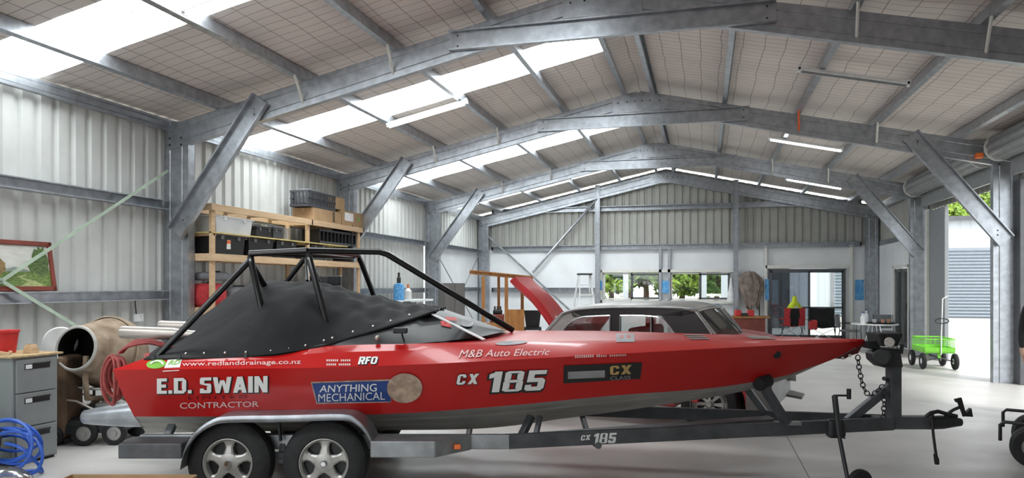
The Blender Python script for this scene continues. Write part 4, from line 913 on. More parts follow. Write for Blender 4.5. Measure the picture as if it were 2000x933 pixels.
c1 = floor_at(1547, 22.6); camp_chair(c1, TH+PI-.15, 'red and black folding camp chair in front of the glass slider', 'redfabric', 'canvas')
c2 = floor_at(1606, 21.8); camp_chair(c2, TH-.35, 'wide black padded camp chair with a red arm pouch beside the red camp chair', 'canvas', 'canvas', .98, .74)
o = tag(MB().cbox((0, 0, 0), (.24, .16, .3)).build('cooler_pouch', 'redfabric', bevel=.04), 'red cooler pouch hung on the arm of the black camp chair', 'pouch'); o.location = at_d(1588, 634, 21.7)
# hi-vis jacket over the back of the red chair
p = at_d(1552, 610, 22.9); rows = []
for k, (w_, z) in enumerate(((.05, .52), (.07, .46), (.08, .36), (.17, .26), (.24, .16), (.26, 0), (.25, -.2))):
    rows.append([Vector((w_*math.cos(a), .07*math.sin(a)+.008*math.sin(5*a+k), z+.01*math.sin(3*a))) for a in [2*PI*i/16 for i in range(16)]])
j = thing('hi_vis_jacket', 'yellow hi-vis jacket hung on the back of the red camp chair', 'jacket', p, TH)
MB().loft(rows, closed=True).build('cloth', 'hivis', j, smooth='all'); MB().tube([(0, 0, .5), (.0, .02, .58), (.03, .0, .6)], .008, 6).build('hanger_hook', 'darksteel', j)
MB().box((-.03, -.085, -.15), (.09, -.07, .2)).build('reflective_patch', 'white', j, bevel=.004)
# two stacking chairs with grey seats
def stack_chair(loc, rz, label):
    t = thing('stacking_chair', label, 'chair', loc, rz, 'grey chairs at the round table'); w = .25
    for s in (-1, 1):
        MB().tube([(s*w, -.24, 0), (s*w, -.22, .45), (s*w, -.22, .64), (s*w, .2, .66)], .012, 6).build('leg', 'black', t, smooth=True)
        MB().tube([(s*w, .28, 0), (s*w, .2, .45), (s*w*.95, .27, .9)], .012, 6).build('leg', 'black', t, smooth=True)
    MB().cbox((0, -.01, .45), (.48, .46, .05)).build('seat', 'greyfabric', t, bevel=.02); MB().box((-.23, .22, .55), (.23, .26, .92), Matrix.Rotation(R(-6), 4, 'X')).build('backrest', 'greyfabric', t, bevel=.02)
    return t
stack_chair(floor_at(1660, 19.6), TH+.9, 'grey upholstered chair on the left side of the round table')
stack_chair(floor_at(1728, 19.2), TH-.3, 'grey upholstered chair tucked behind the round table')
# round table and what stands on it
TC = floor_at(1708, 18.0); tb = thing('round_table', 'round pale table in front of the right end column', 'table', TC, TH)
MB().lathe([(.001, .70), (.5, .70), (.54, .705), (.55, .715), (.54, .73), (.001, .73)], None, 40).build('table_top', 'lampwhite', tb, smooth=30)
for k in range(4): a = PI/4+k*PI/2; MB().tube([(.12*math.cos(a), .12*math.sin(a), .70), (.2*math.cos(a), .2*math.sin(a), .35), (.34*math.cos(a), .34*math.sin(a), .012)], .014, 6).build('leg', 'chrome', tb, smooth=True)
MB().tube([(.2*math.cos(a), .2*math.sin(a), .35) for a in [2*PI*i/20 for i in range(20)]], .01, 6, closed=True).build('leg_ring', 'chrome', tb)
def on_table(px, dd): v = floor_at(px, 18.0+dd); v.z = .73; return v
o = tag(MB().lathe([(.001, 0), (.24, 0), (.31, .012), (.33, .04), (.31, .035), (.24, .012), (.001, .012)], None, 30).build('serving_tray', 'black', smooth=30), 'round black tray on the round table', 'tray'); o.location = on_table(1722, -.1)
def bottle(loc, label, m, h=.3, r=.055):
    t = thing('bottle', label, 'bottle', loc, 0, 'bottles on the round table')
    MB().lathe([(.001, 0), (r, 0), (r, h*.55), (r*.75, h*.66), (r*.36, h*.74), (r*.36, h*.9)], None, 16).build('body', m, t, smooth=30); MB().lathe([(r*.42, h*.9), (r*.42, h), (.001, h)], None, 12).build('cap', 'decalblue', t); return t
bottle(on_table(1685, -.15), 'white bottle at the left edge of the round table, in front of its twin', 'bottle')
bottle(on_table(1692, .1), 'white bottle with a taller neck just behind the first on the round table', 'clear', .36)
def cup(px, dd, label, m, z=.0):
    t = MB().lathe([(.001, 0), (.04, 0), (.055, .1), (.05, .1), (.037, .008), (.001, .008)], None, 16).build('cup', m, smooth=30); tag(t, label, 'cup', 'cups on the table tray'); t.location = on_table(px, dd)+Vector((0, 0, z)); return t
cup(1708, -.1, 'pale cup on the left side of the black tray', 'clear', .012); cup(1724, -.15, 'peach cup in the middle of the black tray', 'copper', .012); cup(1736, -.05, 'peach cup on the right side of the black tray', 'copper', .012)
# work bench, hanging tarpaulin and wall prints
bp_ = floor_at(1460, 22.6); wb = thing('work_bench', 'work bench with an orange timber top and red-brown front beside the glass slider', 'bench', bp_, TH-.05)
MB().box((-.75, -.3, .66), (.62, .3, .72)).build('bench_top', 'orangewood', wb, bevel=.008); MB().box((-.7, -.24, .12), (.42, -.21, .66)).build('front_panel', 'redwood', wb, bevel=.005)
for x in (-.68, .40):
    for y in (-.2, .24): MB().box((x, y-.04, 0), (x+.08, y+.04, .66)).build('leg', 'redwood', wb, bevel=.005)
MB().box((-.68, -.18, .18), (.46, .25, .22)).build('lower_shelf', 'redwood', wb, bevel=.005)
for px, lab in ((1441, 'red tool case at the left end of the work bench'), (1466, 'red tool case near the middle of the work bench')):
    l_ = (px-CX)/F*22.5; v = ld(l_, 22.5, .72); t = thing('tool_case', lab, 'tool case', v, TH, 'red tool cases on the bench')
    MB().box((-.09, -.09, 0), (.09, .09, .19)).build('body', 'redplastic', t, bevel=.02); MB().tube([(-.05, 0, .185), (-.04, 0, .22), (.04, 0, .22), (.05, 0, .185)], .009, 6).build('handle', 'black', t)
o = tag(MB().box((-.1, -.06, 0), (.1, .06, .1)).build('battery_charger', 'black', bevel=.02), 'black charger between the two red cases on the work bench', 'charger'); o.location = ld((1454-CX)/F*22.4, 22.4, .72); o.rotation_euler.z = TH
tp = at_y(1464, 530, YE-.3); rows = []
for k in range(13):
    u = k/12; w_ = interp([(0, .12), (.15, .30), (.45, .36), (.6, .30), (1, .17)], u); row = []
    for i in range(28):
        a = 2*PI*i/28; f = 1+.16*math.sin(7*a+u*2)+.1*math.sin(11*a-u*3); row.append(Vector((w_*f*math.cos(a)+.08*u, .14*f*math.sin(a)*(.5+u*.5), -u*(1.12+.12*math.sin(3*a+1)))))
    rows.append(row)
tt = thing('tarpaulin', 'brown canvas tarpaulin bunched up on a wall hook beside the end post', 'tarpaulin', tp); MB().loft(rows, closed=True).faces(rows[0], [tuple(range(28))]).build('cloth', 'taupe', tt, smooth=50)
MB().cyl((0, .28, .02), (0, -.02, 0), .015, 8).build('hook', 'darksteel', tt); MB().tube([(.14, -.12, -.1), (.2, -.2, -.5), (.1, -.19, -1.0)], .02, 6).build('tie_cord', 'taupe', tt, smooth=True)
o = tag(MB().cyl((0, 0, 0), (0, 0, 1.75), .02, 8).build('wall_pole', 'darksteel'), 'thin dark pole standing against the wall right of the tarpaulin', 'pole'); q = at_y(1483, 530, YE-.2); o.location = (q.x, q.y, 0)
o = tag(MB().loft([[Vector((w_*math.cos(a), .05*math.sin(a), z)) for a in [2*PI*i/12 for i in range(12)]] for w_, z in ((.02, 0), (.06, -.25), (.12, -.6), (.14, -.8))], closed=True).build('rag', 'white', smooth='all'), 'white rag hanging beside the right window', 'rag'); o.location = at_y(1428, 542, YE-.13)
def wrap(px0, py0, px1, py1, label, y=YE-.15):
    a, b = at_y(px0, py0, y), at_y(px1, py1, y); nx = 5; rows = []
    for i in range(nx+1): rows.append([Vector((a.x+(b.x-a.x)*i/nx, y-.006*math.sin(i*1.9+j), a.z+(b.z-a.z)*j/4)) for j in range(5)])
    return tag(MB().loft(rows).build('wall_wrap_sheet', 'bluewrap', solid=.003), label, 'wrap sheet', 'blue printed wrap on the end wall')
wrap(1293, 548, 1307, 572, 'blue printed wrap strip on the post between the two windows'); wrap(1366, 589, 1405, 602, 'blue printed wrap patch under the right window', YE-.035)
wrap(1494, 545, 1502, 586, 'narrow blue printed wrap strip left of the glass slider'); wrap(1670, 546, 1687, 586, 'blue printed wrap square near the right end column', YE-.04); wrap(1165, 548, 1176, 566, 'blue printed wrap strip left of the left window')
# green garden cart in the doorway
gc = thing('garden_cart', 'lime green mesh garden cart outside the open roller doorway', 'cart', (4.55, 16.5, 0), TH+R(76))
gw, gl = .42, .27
def gbar(p, q, r=.012, nm='rail', par=None): return MB().bar(p, q, r*2, r*2).build(nm, 'green', par or gc)
MB().box((-gw, -gl, .33), (gw, gl, .36)).build('bed', 'green', gc, bevel=.005)
for s in (-1, 1):
    MB().bar((-gw, s*gl, .40), (gw, s*gl, .40), .02, .09).bar((-gw, s*gl, .61), (gw, s*gl, .61), .018, .025).build('side_rail', 'green', gc); MB().bar((s*gw, -gl, .40), (s*gw, gl, .40), .02, .09).bar((s*gw, -gl, .61), (s*gw, gl, .61), .018, .025).build('end_rail', 'green', gc)
mesh = MB()
for k in range(9): x = -gw+2*gw*k/8; [mesh.bar((x, s*gl, .44), (x, s*gl, .6), .008, .008) for s in (-1, 1)]
for k in range(7): y = -gl+2*gl*k/6; [mesh.bar((s*gw, y, .44), (s*gw, y, .6), .008, .008) for s in (-1, 1)]
for z in (.48, .52, .56): [mesh.bar((-gw, s*gl, z), (gw, s*gl, z), .006, .006) for s in (-1, 1)]; [mesh.bar((s*gw, -gl, z), (s*gw, gl, z), .006, .006) for s in (-1, 1)]
mesh.build('wire_mesh', 'green', gc)
for sx in (-1, 1):
    for sy in (-1, 1):
        w_ = MB().lathe([(.06, -.035), (.13, -.04), (.155, -.03), (.165, 0), (.155, .03), (.13, .04), (.06, .035)], Matrix.Translation((sx*(gw-.05), sy*(gl+.02), .165)) @ Matrix.Rotation(R(90), 4, 'X') @ Matrix.Rotation(R(25)*0, 4, 'Y'), 20).build('wheel', 'rubber', gc, smooth=25)
        MB().lathe([(.001, .03), (.07, .03), (.07, -.03), (.001, -.03)], Matrix.Translation((sx*(gw-.05), sy*(gl+.02), .165)) @ Matrix.Rotation(R(90), 4, 'X'), 16).build('hub', 'lampwhite', w_)
    MB().tube([(sx*(gw-.05), -gl, .165), (sx*(gw-.05), 0, .24), (sx*(gw-.05), gl, .165)], .014, 6).build('axle', 'darksteel', gc); MB().bar((sx*(gw-.05), 0, .23), (sx*(gw-.05), 0, .33), .05, .03).build('axle_post', 'green', gc)
MB().tube([(-.44, -.02, .3), (-.45, -.02, .7), (-.46, -.03, 1.1), (-.46, -.04, 1.42), (-.46, -.13, 1.48)], .012, 6).build('handle', 'lampwhite', gc, smooth=True); MB().tube([(-.46, -.03+.12*math.cos(a), .98+.05*math.sin(a)) for a in [2*PI*i/16 for i in range(16)]], .012, 6, closed=True).build('handle_loop', 'darksteel', gc)
# ================================================================== middle distance on the left
sl = floor_at(985, 15.5); ts = thing('timber_stall', 'open orange timber stall with a sloping roof beam behind the red speedboat', 'stall', sl, TH)
def SP(px, py, y): d = 15.5+y; return Vector(((px-CX)/F*d-(985-CX)/F*15.5, y, EYE-(py-HY)*d/F))
for y in (-.35, .35): MB().bar(SP(917, 531, -.35)+Vector((0, y+.35, 0)), SP(1041, 543, -.35)+Vector((0, y+.35, 0)), .07, .07).build('roof_beam', 'orangewood', ts, bevel=.006)
a, b = SP(919, 529, -.35), SP(1040, 541, -.35); MB().loft([[a+Vector((0, -.08, .012)), a+Vector((0, .78, .012))], [b+Vector((0, -.08, .012)), b+Vector((0, .78, .012))]]).build('roof_board', 'orangewood', ts, solid=.022)
for px, y, w_ in ((944, -.35, .07), (989, -.35, .075), (1020, .35, .07), (974, .35, .06)):
    p = SP(px, 540, y); MB().bar((p.x, y, 0), (p.x, y, p.z), w_, w_).build('post', 'orangewood', ts, bevel=.006)
a, b = SP(992, 604, -.37), SP(1024, 604, -.37); MB().box((a.x, -.40, .25), (b.x, -.36, a.z)).build('front_panel', 'orangewood', ts, bevel=.004)
a, b = SP(945, 630, -.37), SP(992, 632, -.37); MB().box((a.x, -.40, .2), (b.x, -.36, a.z)).build('low_panel', 'orangewood', ts, bevel=.004); MB().box((a.x, -.36, .84), (a.x+.86, .36, .87)).build('counter', 'orangewood', ts)
eng = thing('engine_block', 'red engine standing inside the orange timber stall', 'engine', ld((972-CX)/F*15.4, 15.4, .873), TH)
MB().box((-.16, -.2, 0), (.14, .2, .2)).build('block', 'redwood', eng, bevel=.02); MB().box((-.1, -.12, .2), (.1, .12, .3)).build('intake', 'black', eng, bevel=.03)
for x in (-.06, 0, .06): MB().cyl((x, -.06, .3), (x, -.06, .37), .02, 10).build('carburettor', 'darksteel', eng)
dr = thing('cordless_drill', 'dark cordless drill on the counter of the orange timber stall', 'drill', ld((1002-CX)/F*15.45, 15.45, .873), TH)
MB().cbox((0, 0, .03), (.13, .08, .06)).build('battery', 'black', dr, bevel=.01); MB().bar((0, 0, .05), (.02, 0, .22), .045, .05).build('grip', 'black', dr, bevel=.01); MB().cyl((-.08, 0, .25), (.1, 0, .25), .04, 12).build('body', 'darksteel', dr, bevel=.01); MB().cyl((.1, 0, .25), (.17, 0, .25), .02, 10).build('chuck', 'steel', dr)
tu = thing('black_tub', 'black plastic tub on a stand right of the orange timber stall', 'tub', floor_at(1040, 16.7), TH)
MB().loft([[Vector((x*w_, y*w_, z)) for x, y in ((-1, -1), (1, -1), (1, 1), (-1, 1))] for w_, z in ((.15, .72), (.19, 1.06), (.2, 1.06), (.2, 1.1))], closed=True).build('tub', 'blackbin', tu, bevel=.01); MB().box((-.2, -.2, .66), (.2, .2, .72)).build('shelf', 'darksteel', tu)
for sx in (-1, 1):
    for sy in (-1, 1): MB().box((sx*.18-.02, sy*.18-.02, 0), (sx*.18+.02, sy*.18+.02, .66)).build('leg', 'darksteel', tu)
# step ladder
sp_ = floor_at(1142, 20.5); sd = thing('step_ladder', 'white aluminium step ladder standing open in front of the end wall', 'ladder', sp_, TH+.25)
for s in (-1, 1): MB().bar((s*.29, -.42, 0), (s*.16, -.02, 1.98), .03, .06).build('front_leg', 'lampwhite', sd); MB().bar((s*.32, .48, 0), (s*.17, .06, 1.98), .03, .045).build('rear_leg', 'lampwhite', sd)
for k in range(6): z = .28+k*.28; u = z/1.98; MB().box((-.29+.13*u, -.46+.4*u, z), (.29-.13*u, -.36+.4*u, z+.03)).build('tread', 'lampwhite', sd)
MB().box((-.19, -.12, 1.98), (.19, .14, 2.03)).build('top_platform', 'darksteel', sd, bevel=.008); MB().bar((-.26, .3, .8), (.26, .3, .8), .025, .04).build('rear_brace', 'lampwhite', sd)
# tall dark cabinet and wall shelf by the left wall
kb = at_d(881, 556, 16.6); kc = thing('steel_cupboard', 'tall dark grey steel cupboard by the left wall behind the roll cage bar', 'cupboard', (kb.x, kb.y, 0), TH+.35)
MB().box((-.24, -.26, .06), (.26, .28, 1.74)).build('carcass', mat('warm_dark_grey', (.15, .145, .14), .5, .1, .08), kc, bevel=.008)
for s in (-1, 1): dl = MB().box((min(s*.005, s*.235)+.01, -.285, .1), (max(s*.005, s*.235)+.01, -.262, 1.70)).build('door', mat('cupboard_door', (.17, .165, .16), .45, .1, .08), kc, bevel=.005); MB().bar((s*.035+.01, -.295, .85), (s*.035+.01, -.295, 1.0), .012, .012).build('handle', 'chrome', dl)
MB().box((-.22, -.22, 0), (.24, .24, .06)).build('plinth', 'black', kc)
wsz = at_x(745, 588, -7.2).z; ys0, ys1 = at_x(740, 580, -7.2).y, at_x(838, 580, -7.2).y
wsf = thing('wall_shelf', 'long pale shelf on legs along the left wall beyond the timber shelving', 'shelf', (-7.3, (ys0+ys1)/2, 0))
hl = (ys1-ys0)/2; MB().box((-.32, -hl, wsz-.05), (.22, hl, wsz)).build('shelf_top', 'lampwhite', wsf, bevel=.005)
for y in (-hl+.05, 0, hl-.05):
    for x in (-.28, .16): MB().box((x-.025, y-.025, 0), (x+.025, y+.025, wsz-.05)).build('leg', 'galv_dull', wsf)
bb = thing('spray_can', 'tall blue spray bottle standing on the pale shelf by the left wall', 'bottle', (-7.25, at_x(779, 580, -7.25).y, wsz))
MB().lathe([(.001, 0), (.13, 0), (.13, .34), (.1, .4), (.05, .42)], None, 16).build('body', 'bluewrap', bb, smooth=30); MB().lathe([(.05, .42), (.05, .55), (.03, .58), (.03, .68), (.001, .68)], None, 12).build('nozzle', 'darksteel', bb)
bb = thing('glue_bottle', 'cream bottle right of the tall blue spray bottle on the pale shelf', 'bottle', (-7.25, at_x(797, 580, -7.25).y, wsz))
MB().lathe([(.001, 0), (.09, 0), (.09, .22), (.03, .3)], None, 14).build('body', 'flashing', bb, smooth=30); MB().lathe([(.03, .3), (.02, .4), (.001, .4)], None, 10).build('nozzle', 'orange', bb)
# ================================================================== timber shelving along the left wall and everything stored on it
SX0, SX1, SY0, SY1 = -7.60, -7.13, 9.21, 14.02
sh = thing('timber_shelving', 'long pine timber shelving unit along the left wall between two steel columns', 'shelving', ((SX0+SX1)/2, (SY0+SY1)/2, 0))
def SB(name, lo, hi, m='timber', bev=.004):
    return MB().box(lo, hi).build(name, m, sh, local=False, bevel=bev)
YM = at_x(600, 450, SX1).y; ZTOP = 2.92
for y in (SY0, YM, SY1-.09):
    for x in (SX1-.045, SX0): SB('upright', (x, y, 0), (x+.045, y+.09, ZTOP-.1))
for z, hgt in ((ZTOP-.1, .1), (2.06, .11), (1.26, .10), (.3, .1)):
    for x in (SX1+.0, SX0-.0): SB('long_rail', (x-.0 if x == SX1 else x-.045, SY0-.0, z), (x+.045 if x == SX1 else x, SY1, z+hgt), 'timber2')
    for y in (SY0-.045, YM+.09, SY1): SB('end_rail', (SX0-.045, y, z), (SX1+.045, y+.045, z+hgt), 'timber2')
    for k in range(7): y = SY0+.3+k*.62; SB('slat', (SX0, y, z+hgt-.055 if z > 2.5 else z+hgt-.04), (SX1, y+.09, z+hgt-.01), 'timber2', .003)
    if z < 2.5: SB('shelf_board', (SX0, SY0, z+hgt-.01), (SX1, SY1, z+hgt+.004), 'ply', 0)
SB('shelf_board', (SX0, SY0, 2.48), (SX1+.02, SY1-.6, 2.50), mat('thin_yellow_board', (.62, .5, .2), .6, 0, .15, 8), 0)
for y in (SY0+.05, YM): SB('cleat', (SX0, y, 2.44), (SX1, y+.06, 2.48))
def bin_(y, w, z, h, m, label, grp='storage bins on the timber shelving', lid='blackbin', d=.40, name='storage_bin', cat='bin', tagged=False):
    t = thing(name, label, cat, (SX1-.03-d/2, y+w/2, z), 0, grp); a, b = d/2, w/2
    MB().loft([[Vector((x*a*s, yy*b*s, zz)) for x, yy in ((-1, -1), (1, -1), (1, 1), (-1, 1))] for s, zz in ((.86, 0), (.94, h*.86), (1, h*.88), (1, h*.93))], closed=True).box((-a*.86, -b*.86, 0), (a*.86, b*.86, .01)).build('tub', m, t, bevel=.008)
    l = MB().box((-a*1.02, -b*1.02, h*.92), (a*1.02, b*1.02, h*.96)).box((-a*.85, -b*.85, h*.96), (a*.85, b*.85, h)).build('lid', lid, t, bevel=.008)
    for s in (-1, 1): MB().cbox((a*.98, s*b*.5, h*.86), (.02, .07, .07)).build('clip', 'greyfabric' if m != 'clear' else 'lampwhite', t, bevel=.006)
    if tagged: MB().cbox((a*.92, -b*.1, h*.5), (.012, .09, .14)).build('paper_label', 'flashing', t); MB().cbox((a*.925, -b*.1, h*.63), (.012, .09, .05)).build('paper_label', 'orange', t)
    return t
Z2 = 2.178
bin_(SY0+.10, .80, Z2, .30, 'blackbin', 'black storage bin nearest the camera, with a paper label, on the middle shelf', tagged=True)
bin_(SY0+.95, .74, Z2, .30, 'blackbin', 'second black storage bin along the middle shelf of the timber shelving')
bin_(SY0+1.75, .66, Z2, .30, 'blackbin', 'black storage bin just before the middle upright on the middle shelf')
bin_(YM+.2, .6, Z2, .29, 'crate', 'dark grey storage bin just past the middle upright on the middle shelf')
bin_(SY0+.12, .98, 2.503, .27, 'clear', 'clear plastic tub with a white lid on the thin upper shelf', lid='lampwhite')
# tool boxes on the thin shelf
for y, w_, h_, lab, m in ((SY0+1.2, .42, .22, 'small black tool box beside the clear plastic tub', 'black'), (SY0+1.68, .3, .24, 'grey tool box next to the small black tool box on the thin shelf', 'crate')):
    t = thing('tool_box', lab, 'tool box', (SX1-.2, y+w_/2, 2.503), 0, 'tool boxes on the thin shelf'); MB().box((-.15, -w_/2, 0), (.15, w_/2, h_*.6)).build('body', m, t, bevel=.015); MB().box((-.155, -w_/2-.005, h_*.6), (.155, w_/2+.005, h_*.85)).build('lid', m, t, bevel=.015)
    MB().tube([(0, -w_*.3, h_*.85), (0, -w_*.25, h_), (0, w_*.25, h_), (0, w_*.3, h_*.85)], .012, 6).build('handle', 'greyfabric', t)
    for s in (-1, 1): MB().cbox((.158, s*w_*.3, h_*.58), (.012, .04, .06)).build('latch', 'chrome', t)
jar = thing('paint_tin', 'steel paint tin at the end of the tool boxes on the thin shelf', 'tin', (SX1-.12, SY0+2.12, 2.5)); MB().cyl((0, 0, 0), (0, 0, .2), .08, 18).build('tin', 'steel', jar); MB().lathe([(.001, .2), (.07, .2), (.082, .205), (.082, .19)], None, 18).build('lid', 'steel', jar)
rk = thing('wire_rack', 'dark slatted crate hung beyond the middle upright under the shelving top', 'crate', (SX1-.22, YM+1.25, 2.504))
for s in (-1, 1): MB().box((s*.18-.012, -.75, 0), (s*.18+.012, .75, .05)).box((s*.18-.012, -.75, .24), (s*.18+.012, .75, .28)).build('side_bar', 'crate', rk)
for k in range(11): MB().box((-.19, -.75+k*.147, 0), (.19, -.72+k*.147, .27)).build('slat', 'blackbin', rk)
pnl = tag(MB().box((-.26, -.2, 0), (.2, -.17, .78)).build('dark_board', 'darksteel', bevel=.004), 'dark board standing at the far end of the timber shelving', 'board'); pnl.location = (SX1-.2, SY1-.15, Z2)
# lower shelf: red bags, dark bundles, white box
def bag(y, w, z, h, d, label, m, grp, name='bag', cat='bag', seed=0):
    t = thing(name, label, cat, (SX1-.05-d/2, y+w/2, z), 0, grp); rows = []
    for k, (s, zz) in enumerate(((.9, 0), (1, .15), (1.02, .5), (.95, .8), (.7, .97), (.3, 1.0))):
        rows.append([Vector(((abs(math.cos(a))**.5*math.copysign(1, math.cos(a)))*d/2*s*(1+.05*math.sin(5*a+k+seed)), (abs(math.sin(a))**.5*math.copysign(1, math.sin(a)))*w/2*s*(1+.05*math.sin(4*a+seed+k)), zz*h)) for a in [2*PI*i/28 for i in range(28)]])
    MB().loft(rows, closed=True).faces(rows[0], [tuple(range(28))]).faces(rows[-1], [tuple(range(28))]).build('fabric', m, t, smooth=60)
    MB().tube([(d*.1, -w*.2, h*.95), (d*.15, -w*.15, h*1.05), (d*.15, w*.15, h*1.05), (d*.1, w*.2, h*.95)], .014, 6).build('carry_strap', 'black', t, smooth=True); return t
Z1 = 1.368
bag(SY0+.0, .50, Z1, .36, .4, 'bright red fabric bag at the near end of the lower shelf', 'redfabric', 'bags on the lower shelf')
bag(SY0+.55, .75, Z1, .30, .4, 'dark grey folded bag beside the red bag on the lower shelf', 'greyfabric', 'bags on the lower shelf', seed=2)
bag(SY0+.05, .6, Z1+.40, .13, .4, 'flat dark bag lying on top of the red bag on the lower shelf', 'greyfabric', 'bags on the lower shelf', seed=4)
t = thing('first_aid_box', 'white box with a red end standing on the lower shelf behind the cover', 'box', (SX1-.2, SY0+2.25, Z1)); MB().box((-.12, -.42, 0), (.12, .2, .36)).build('carton', 'white', t, bevel=.008); MB().loft([[Vector((x, y, z)) for x, z in ((-.12, 0), (.12, 0), (.12, .36), (-.12, .36))] for y in (.2, .42)], closed=True).box((-.1, .42, 0), (.1, .45, .2)).build('red_end', 'redplastic', t, bevel=.008)
t = thing('speaker_box', 'black case on the lower shelf near the far end', 'case', (SX1-.2, SY1-1.35, Z1)); MB().box((-.14, -.2, 0), (.14, .2, .5)).build('case', 'black', t, bevel=.015); MB().lathe([(.001, .006), (.08, 0), (.09, .012)], Matrix.Translation((.14, 0, .3)) @ Matrix.Rotation(R(90), 4, 'Y'), 16).build('dial', 'crate', t)
# on top of the shelving
def carton(loc, sz, label, mark=None, rz=0):
    t = thing('cardboard_box', label, 'box', loc, rz, 'cardboard boxes on top of the shelving'); a, b, c = sz[0]/2, sz[1]/2, sz[2]
    MB().box((-a, -b, 0), (a, b, c)).build('carton', 'card', t, bevel=.006); MB().box((-.025, -b-.002, c-.06), (.025, b+.002, c+.002)).build('packing_tape', 'ply', t)
    for s in (-1, 1): MB().box((-a, s*.004 if s > 0 else -b, c), (a, b if s > 0 else -.004, c+.006)).build('flap', 'card', t)
    if mark == 'paper': MB().box((a, -b*.8, c*.35), (a+.003, -b*.05, c*.9)).build('paper_label', 'white', t); MB().prism([(.0, .0), (.09, .05), (0, .11)], (a+.001, b*.35, c*.4), (0, 1, 0), (0, 0, 1), (.003, 0, 0)).build('green_mark', 'decalgreen', t)
    if mark == 'strip': MB().box((a, b*.35, c*.1), (a+.003, b*.5, c*.95)).build('dark_strip', 'bark', t)
    return t
ZB = ZTOP+.002
def sy(px): return at_x(px, 420, SX1-.1).y
y0, y1, y2 = sy(603), sy(660), sy(706)
carton((SX1-.24, (y0+y1)/2, ZB), (.46, y1-y0-.06, .24), 'long low cardboard box under the dark crate on top of the shelving', 'strip')
carton((SX1-.24, (y1+y2)/2, ZB), (.46, y2-y1-.04, .30), 'cardboard box with a white paper label and green mark on the shelving top', 'paper')
carton((SX1-.24, y1-.02, ZB+.315), (.34, .5, .24), 'small cardboard box stacked above the other two, topmost on the shelving')
cr = thing('milk_crate', 'dark grey plastic crate on the long low cardboard box on the shelving', 'crate', (SX1-.24, (y0+y1)/2-.15, ZB+.255)); b_ = .52
for z0, z1 in ((0, .05), (.27, .31)): MB().box((-.2, -b_, z0), (.2, -b_+.02, z1)).box((-.2, b_-.02, z0), (.2, b_, z1)).box((-.2, -b_, z0), (-.18, b_, z1)).box((.18, -b_, z0), (.2, b_, z1)).build('rim', 'crate', cr, bevel=.004)
for s in (-1, 1):
    m_ = MB()
    for k in range(12): m_.box((s*.19-.008, -b_+.02+k*.088, .05), (s*.19+.008, -b_+.05+k*.088, .27))
    m_.box((s*.19-.008, -b_, .14), (s*.19+.008, b_, .17)); m_.build('side_lattice', 'crate', cr)
    m_ = MB()
    for k in range(5): m_.box((-.18+k*.08, s*(b_-.01)-.008, .05), (-.15+k*.08, s*(b_-.01)+.008, .27))
    m_.build('end_lattice', 'crate', cr)
MB().box((-.19, -b_+.02, .01), (.19, b_-.02, .03)).build('crate_floor', 'crate', cr); MB().box((-.15, -b_*.8, .03), (.15, b_*.7, .35)).build('contents', 'greyfabric', cr, bevel=.05)
# ================================================================== painting leaning on the girt
def painting_mat():
    m = bpy.data.materials.new('landscape_picture'); m.use_nodes = True; nt = m.node_tree; N = nt.nodes; L = nt.links; b = N['Principled BSDF']; b.inputs['Roughness'].default_value = .6
    tc = N.new('ShaderNodeTexCoord'); no = N.new('ShaderNodeTexNoise'); no.inputs['Scale'].default_value = 9; no.inputs['Detail'].default_value = 6; L.new(tc.outputs['Object'], no.inputs[0])
    return m, nt, N, L, b, no
def pm(name, c, c2, scale=14, st=(1, 1, 3)): return mat(name, c, .65, 0, .3, scale, col2=c2, stretch=st)
pa, pb = at_x(2, 560, XL+.2), at_x(118, 560, XL+.2); py0, py1 = 6.16, 7.04; wv_ = py1-py0; hh = .60; ZG = 1.625
pt = thing('framed_painting', 'framed landscape painting of trees and a field leaning on the wall girt', 'painting', (XL+.17, (py0+py1)/2, ZG), 0, None); pt.rotation_euler = (0, R(-9), 0)
a = wv_/2; f = .055
for lo, hi in (((-.0, -a, 0), (.03, a, f)), ((0, -a, hh-f), (.03, a, hh)), ((0, -a, 0), (.03, -a+f, hh)), ((0, a-f, 0), (.03, a, hh))): MB().box(lo, hi).build('frame_rail', 'redwood', pt, bevel=.006)
def pic(nm, poly, m, x): return MB().faces([Vector((x, y, z)) for y, z in poly], [tuple(range(len(poly)))]).build(nm, m, pt)
i0, i1, k0, k1 = -a+f, a-f, f, hh-f; W_ = i1-i0; Hh = k1-k0
def pp(pts): return [(i0+u*W_, k0+v*Hh) for u, v in pts]
MB().box((.004, i0-.01, k0-.01), (.01, i1+.01, k1+.01)).build('canvas', pm('painted_sky', (.60, .62, .58), (.50, .47, .42), 5), pt)
pic('painted_field', pp([(0, 0), (1, 0), (1, .40), (.7, .36), (.3, .40), (0, .36)]), pm('painted_field', (.22, .32, .08), (.05, .09, .02), 22, (1, 1, 4)), .0115)
def blob(cx, cy, rx, ry, seed, n=22): return [(min(1, max(0, cx+rx*math.cos(2*PI*i/n)*(1+.18*math.sin(5*i+seed)))), min(1, max(0, cy+ry*math.sin(2*PI*i/n)*(1+.15*math.cos(3*i+seed))))) for i in range(n)]
tg = pm('painted_trees', (.14, .22, .06), (.03, .06, .02), 24); to = pm('painted_autumn_trees', (.35, .2, .07), (.12, .1, .05), 24)
pic('painted_tree', pp(blob(.86, .62, .14, .36, 1)), tg, .0125); pic('painted_tree', pp(blob(.70, .48, .07, .16, 2)), tg, .0122); pic('painted_tree', pp(blob(.12, .48, .13, .22, 3)), to, .0124); pic('painted_hill', pp([(.1, .36), (.4, .47), (.62, .4), (.7, .36)]), pm('painted_hill', (.3, .34, .33), (.2, .24, .2)), .0119)
